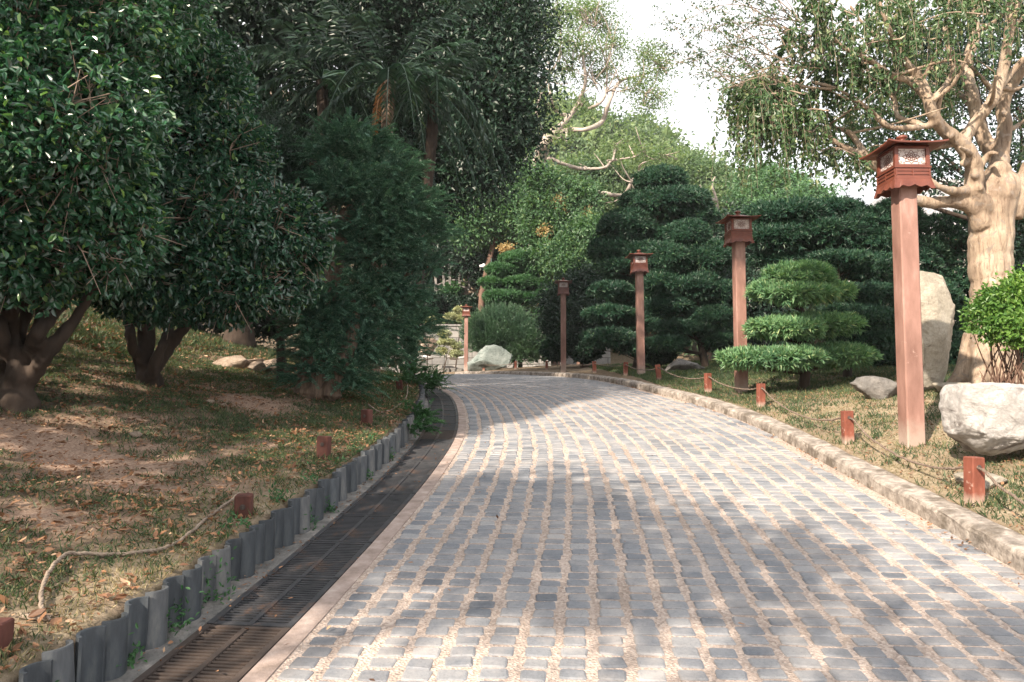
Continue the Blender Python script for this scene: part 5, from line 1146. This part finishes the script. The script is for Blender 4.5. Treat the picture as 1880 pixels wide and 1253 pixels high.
# sparse fine shoots fanning out to the left
hub = [P(1450, 150, 8.4), P(1500, 110, 8.4), P(1430, 190, 8.3), P(1475, 60, 8.4)]
for k in range(46):
    th = rng.uniform(.15, 1.0); tx_ = 1470 - 250 * math.sin(th * 2.4) * rng.uniform(.55, 1.05); ty_ = 330 - 400 * th + rng.normal() * 20
    a_ = hub[rng.integers(0, 4)] + rng.normal(size=3) * .1; e_ = P(tx_, ty_, 8.4 + rng.normal() * .5); m_ = (a_ + e_) / 2 + [0, 0, rng.uniform(0, .25)] + rng.normal(size=3) * .06
    q = crom([a_, m_, e_], 9); tube(mt, q, np.linspace(.008, .002, len(q)), 4, 0)
    for _ in range(12):
        p = q[rng.integers(4, len(q))]; d = nrm(e_ - a_) * rng.uniform(.05, .3) + rng.normal(size=3) * .1; f_ = p + d
        tube(mt, [p, (p + f_) / 2 + rng.normal(size=3) * .015, f_], [.0022, .0015, .0008], 3, 0, cap=False)
        kk = 8; tt = rng.random(kk)[:, None]; leaves(mbw, p + d * tt + rng.normal(size=(kk, 3)) * .012, rsph(kk) + nrm(d)[None] * .6, rsph(kk) + [0, 0, .5], .044 * rng.uniform(.6, 1.2, kk), .018, 'oval')
e = thing('weeping_tree', hit(1815, 705), 'big pale-barked tree with twisting limbs and weeping leafy strands at the right', 'tree'); e['_world'] = 1
mb = MB(); trunkW(mb); mb.build('trunk', M['bark_pale'], e, smooth=True)
o = mt.build('twigs', M['twig'], e); mbw.build('crown', M['weep'], e)

bR = [blob(1620, 200, 60, 60, 13), blob(1690, 270, 60, 50, 13), blob(1600, 280, 36, 40, 13), blob(1850, 300, 60, 90, 13), blob(1880, 430, 60, 70, 13), blob(1730, 180, 60, 60, 13.4), blob(1720, 330, 40, 30, 13), blob(1780, 90, 90, 60, 13), blob(1860, 170, 50, 60, 13), blob(1680, 80, 70, 60, 13.4), blob(1820, 20, 90, 50, 13)]
tree('broadleaf_tree', 'dark-leaved tree behind the limbs of the weeping tree', 'tree', gbase(1850, 13), P(1840, 420, 13), bR, M['darkleaf2'], M['bark_dark'], .12, group='broadleaf trees at the right', leaf=lambda mb, bl: broad(mb, bl, 15000, .1, .05, per=8, spread=.22, kind='rhomb', core=0, lo=.2, hi=1.1, rej=0, back=1))

# ---- leafy bush at the right edge, with dry stems
bS = [blob(1855, 560, 50, 42, 7.2), blob(1820, 590, 34, 30, 7.2), blob(1900, 560, 60, 60, 7.2), blob(1870, 600, 40, 30, 7.0), blob(1805, 572, 22, 18, 7.3)]
def st(mb):
    b = P(1850, 712, 7.3)
    for _ in range(46):
        s = b + rng.normal(size=3) * [.16, .12, 0]; s[2] = gz(s[0], s[1]) - .02; q = bS[rng.integers(len(bS))][:3]; t_ = s + (q - s) * rng.uniform(.4, 1) + rng.normal(size=3) * .08
        tube(mb, [s, (s + t_) / 2 + rng.normal(size=3) * .04, t_], [.011, .008, .003], 5, smoothn=3)
tree('leafy_bush', 'bright green leafy bush on thin dry stems behind the white boulder', 'bush', hit(1850, 712), None, bS, M['lime'], M['bark_red'], .02, trunkfn=st, leaf=lambda mb, bl: broad(mb, bl, 7000, .048, .026, per=9, spread=.05, droop=.1, core=.05))

# ------------------------------------------------------------------ grass, litter and weeds
def scatter(n, x0, x1, y0, y1, side):
    x = rng.uniform(x0, x1, n * 3); y = y0 + (y1 - y0) * rng.random(n * 3) ** 1.35
    k = (XL(y) - x > .03) if side < 0 else (x - XK(y) > .02)
    u = x / np.maximum(y, .5) * F_PX + 940; k &= (u > -250) & (u < 2150)
    x, y = x[k][:n], y[k][:n]; return x, y
def blades(mb, x, y, L, W, m, lean=.5):
    n = len(x); z = ground_z(x, y) - .004; d = nrm(np.column_stack([rng.normal(size=n) * lean, rng.normal(size=n) * lean, np.ones(n)])); leaves(mb, np.column_stack([x, y, z]), d, nrm(rng.normal(size=(n, 3)) * [1, 1, .1]), L * rng.uniform(.5, 1.2, n), W, 'rhomb', m, fold=0, droop=.25)
mb = MB()
x, y = scatter(45000, -16, -5, 9, 24, -1); blades(mb, x, y, .11, .014, 0, .9)
x, y = scatter(260000, -6.5, 0, 1.2, 15, -1); s = soil(x, y); k = rng.random(len(x)) > s * 1.6; k &= (wob(x, y, 3.1) * .6 + wob(x, y, 9) * .3 + rng.normal(size=len(x)) * .3) > -.05
x, y = x[k], y[k]; dr = dryness(x, y) > rng.random(len(x)); pts = (x, y, dr)
blades(mb, x[~dr], y[~dr], (.042 + .0015 * y[~dr]), .0046 + .0005 * y[~dr], 0, .8); blades(mb, x[dr], y[dr], .034, .0045, 1, .8)
tag(mb.build('grass', [M['grass'], M['drygrass']]), 'thin green and straw-coloured grass on the left bank', 'grass', kind='stuff')
mb = MB()
x, y = scatter(200000, 2.8, 9, 2.5, 26, 1); k = (wob(x, y, 2.9) * .5 + rng.normal(size=len(x)) * .3) > -.15; x, y = x[k], y[k]; dr = (dryness(x, y) * ((wob(x, y, 1.9) + .6 * wob(x, y, 6)) > -.12)) > rng.random(len(x))
blades(mb, x[~dr], y[~dr], (.045 + .001 * y[~dr]) * (1 + .5 * (wob(x[~dr], y[~dr], 5) > .2)), .0048 + .0005 * y[~dr], 0, .7); blades(mb, x[dr], y[dr], .034, .005, 1, .9)
tag(mb.build('grass', [M['grass'], M['drygrass']]), 'dry lawn grass on the right verge behind the kerb', 'grass', kind='stuff')
mb = MB()
def litter(mb, x, y, L, z=None):
    n = len(x); z = ground_z(x, y) + .012 + .012 * rng.random(n) if z is None else z
    leaves(mb, np.column_stack([x, y, z]), nrm(np.column_stack([rng.normal(size=n), rng.normal(size=n), rng.normal(size=n) * .25])), nrm(rng.normal(size=(n, 3)) * .35 + [0, 0, 1]), L * rng.uniform(.5, 1.2, n), L * .42 * rng.uniform(.7, 1.2, n), 'oval', 0, fold=.35, droop=-.2)
x, y = scatter(48000, -7, 0, 1.5, 16, -1); k = wob(x, y, 1.4) + rng.normal(size=len(x)) * .6 > -.1; q = rng.random(k.sum()); litter(mb, x[k], y[k], .025 + .05 * q ** 3)
x, y = scatter(7000, -18, -5, 9, 24, -1); litter(mb, x, y, .09)
x, y = scatter(7000, 2.9, 8, 3, 13, 1); litter(mb, x, y, .028)
x, y = scatter(1200, 2.9, 8, 3, 15, 1); litter(mb, x, y, .045)
x = rng.uniform(-2, 3, 70); y = rng.uniform(2.5, 14, 70); litter(mb, x, y, .035, zr(y) + .02)
y = rng.uniform(2, 9, 260); x = XL(y) + rng.uniform(.06, .2, 260); litter(mb, x, y, .02 + .015 * rng.random(260), zr(y) + .016)
y = rng.uniform(3, 16, 420); x = XR(y) - np.abs(rng.normal(size=420)) * .09 - .01; litter(mb, x, y, .02 + .02 * rng.random(420), zr(y) + .018)
y = rng.uniform(2, 11, 90); x = XL(y) + rng.uniform(.2, 1.2, 90); litter(mb, x, y, .03, zr(y) + .02)
tag(mb.build('fallen_leaves', M['litter']), 'scattered brown fallen leaves', 'fallen leaves', kind='stuff')
mb = MB(); cx, cy_ = [], []
for o in [q for q in bpy.data.objects if q.parent is None and q.get('category') in ('rock', 'boulder', 'standing stone', 'post', 'lantern post') and q.location.y < 19]:
    r_ = max(o.dimensions.x, o.dimensions.y) * .46 if o.type == 'MESH' else (.1 if o['category'] == 'lantern post' else .065)
    if o.get('category') == 'boulder': continue
    n = int(260 * (r_ + .15)); a_ = rng.uniform(0, 6.28, n); q = r_ * rng.uniform(.85, 1.25, n) + .01
    cx.append(o.location.x + np.cos(a_) * q); cy_.append(o.location.y + np.sin(a_) * q)
x = np.concatenate(cx); y = np.concatenate(cy_); k = (XL(y) - x > .03) | (x - XK(y) > .01); x, y = x[k], y[k]; dr = rng.random(len(x)) < .35
blades(mb, x[~dr], y[~dr], .07, .006, 0, .45); blades(mb, x[dr], y[dr], .06, .006, 1, .5)
tag(mb.build('grass', [M['grass'], M['drygrass']]), 'longer grass tufts round the feet of posts and rocks', 'grass', kind='stuff')
mb = MB()
# weeds at the foot of the tile edging and in the far border
mb = MB()
for yv, sz in [(3.35, .09), (3.72, .11), (3.05, .06), (4.9, .07), (5.3, .05), (2.62, .05), (6.3, .05), (7.1, .06)]:
    cx = float(XL(yv)) + .06; n = int(60 * sz / .06); p = np.column_stack([cx + rng.normal(size=n) * sz * .45, yv + rng.normal(size=n) * sz * .6, float(zr(yv)) + np.abs(rng.normal(size=n)) * sz])
    leaves(mb, p, rsph(n) + [0.3, 0, .3], rsph(n) * .6 + [0, 0, 1], .03, .012, 'oval')
for yv in np.arange(4.2, 7.5, .55):
    cx = float(XL(yv)) - .08; n = 40; p = np.column_stack([cx + rng.normal(size=n) * .04, yv + rng.normal(size=n) * .05, float(zr(yv)) + .22 + np.abs(rng.normal(size=n)) * .04]); leaves(mb, p, rsph(n) + [0, 0, .5], rsph(n) * .6 + [0, 0, 1], .04, .014, 'oval')
tag(mb.build('weeds', M['hedge']), 'small green weeds sprouting along the tile edging', 'weeds', kind='stuff')

# ------------------------------------------------------------------ trees behind the viewer that shade the left bank and dapple the path
def shade(label, blobs, base, n, L=.13):
    bl = [np.array(b, float) for b in blobs]
    tree('shade_tree', label, 'tree', np.array(base, float), np.array(base, float) + [0, 0, 3], bl, M['darkleaf'], M['bark_dark'], .2, group='trees behind the viewer', leaf=lambda mb, q: broad(mb, q, n, L, L * .5, per=12, spread=.3, kind='rhomb', core=.12, back=1), twigs=3)
SHADE_TREES = True
exec_shade = [
 ('leafy shade tree left of the viewer, outside the photo', [(-5.6, 2.3, 3.3, 1.5, 1.7, 1.3), (-7.4, 3.8, 3.6, 1.8, 2.0, 1.5), (-7.0, .4, 3.6, 1.7, 1.7, 1.4), (-9.5, 5.5, 4, 2, 2.4, 1.8)], (-7, 2.4, .4), 7000),
 ('tall shade tree directly behind the viewer', [(-4.4, .2, 5.0, 1.1, 1.2, .9), (-3.4, -1.2, 5.2, 1.3, 1.2, .6), (-2.0, -2.6, 5.0, 1.6, 1.1, .5), (-5.6, -1.4, 6.2, 1.6, 1.6, 1.0)], (-5.2, -2.6, -.5), 5200),
 ('very tall tree whose canopy hangs above the top of the photo', [(-5.4, 6.7, 10, 2.8, 3.2, 1.2), (-9, 8.5, 9.8, 3, 3.2, 1.4), (-7.5, 4.6, 9.4, 2.2, 2.4, 1.0), (-2.8, 7.6, 10.6, 1.6, 2.4, .9), (-1.7, 4.9, 10.3, 1.1, 1.1, .7)], (-8.6, 4.2, .9), 17000),
]
if SHADE_TREES:
    for a in exec_shade: shade(*a)
mb = MB(); box(mb, (0, 205, 31), (560, 560, 66)); o = mb.build('haze', [])
hm = bpy.data.materials.new('thin_haze'); hm.use_nodes = True; hn = hm.node_tree; hn.nodes.remove(hn.nodes['Principled BSDF'])
pv = hn.nodes.new('ShaderNodeVolumePrincipled'); pv.inputs['Color'].default_value = (.93, .95, .96, 1); pv.inputs['Density'].default_value = .0006; pv.inputs['Anisotropy'].default_value = .2
hn.links.new(pv.outputs[0], hn.nodes['Material Output'].inputs['Volume']); o.data.materials.append(hm); tag(o, 'thin pale haze hanging over the garden and the hill', 'haze', kind='stuff')
for o in bpy.data.objects:
    if '_world' in o.keys(): del o['_world']
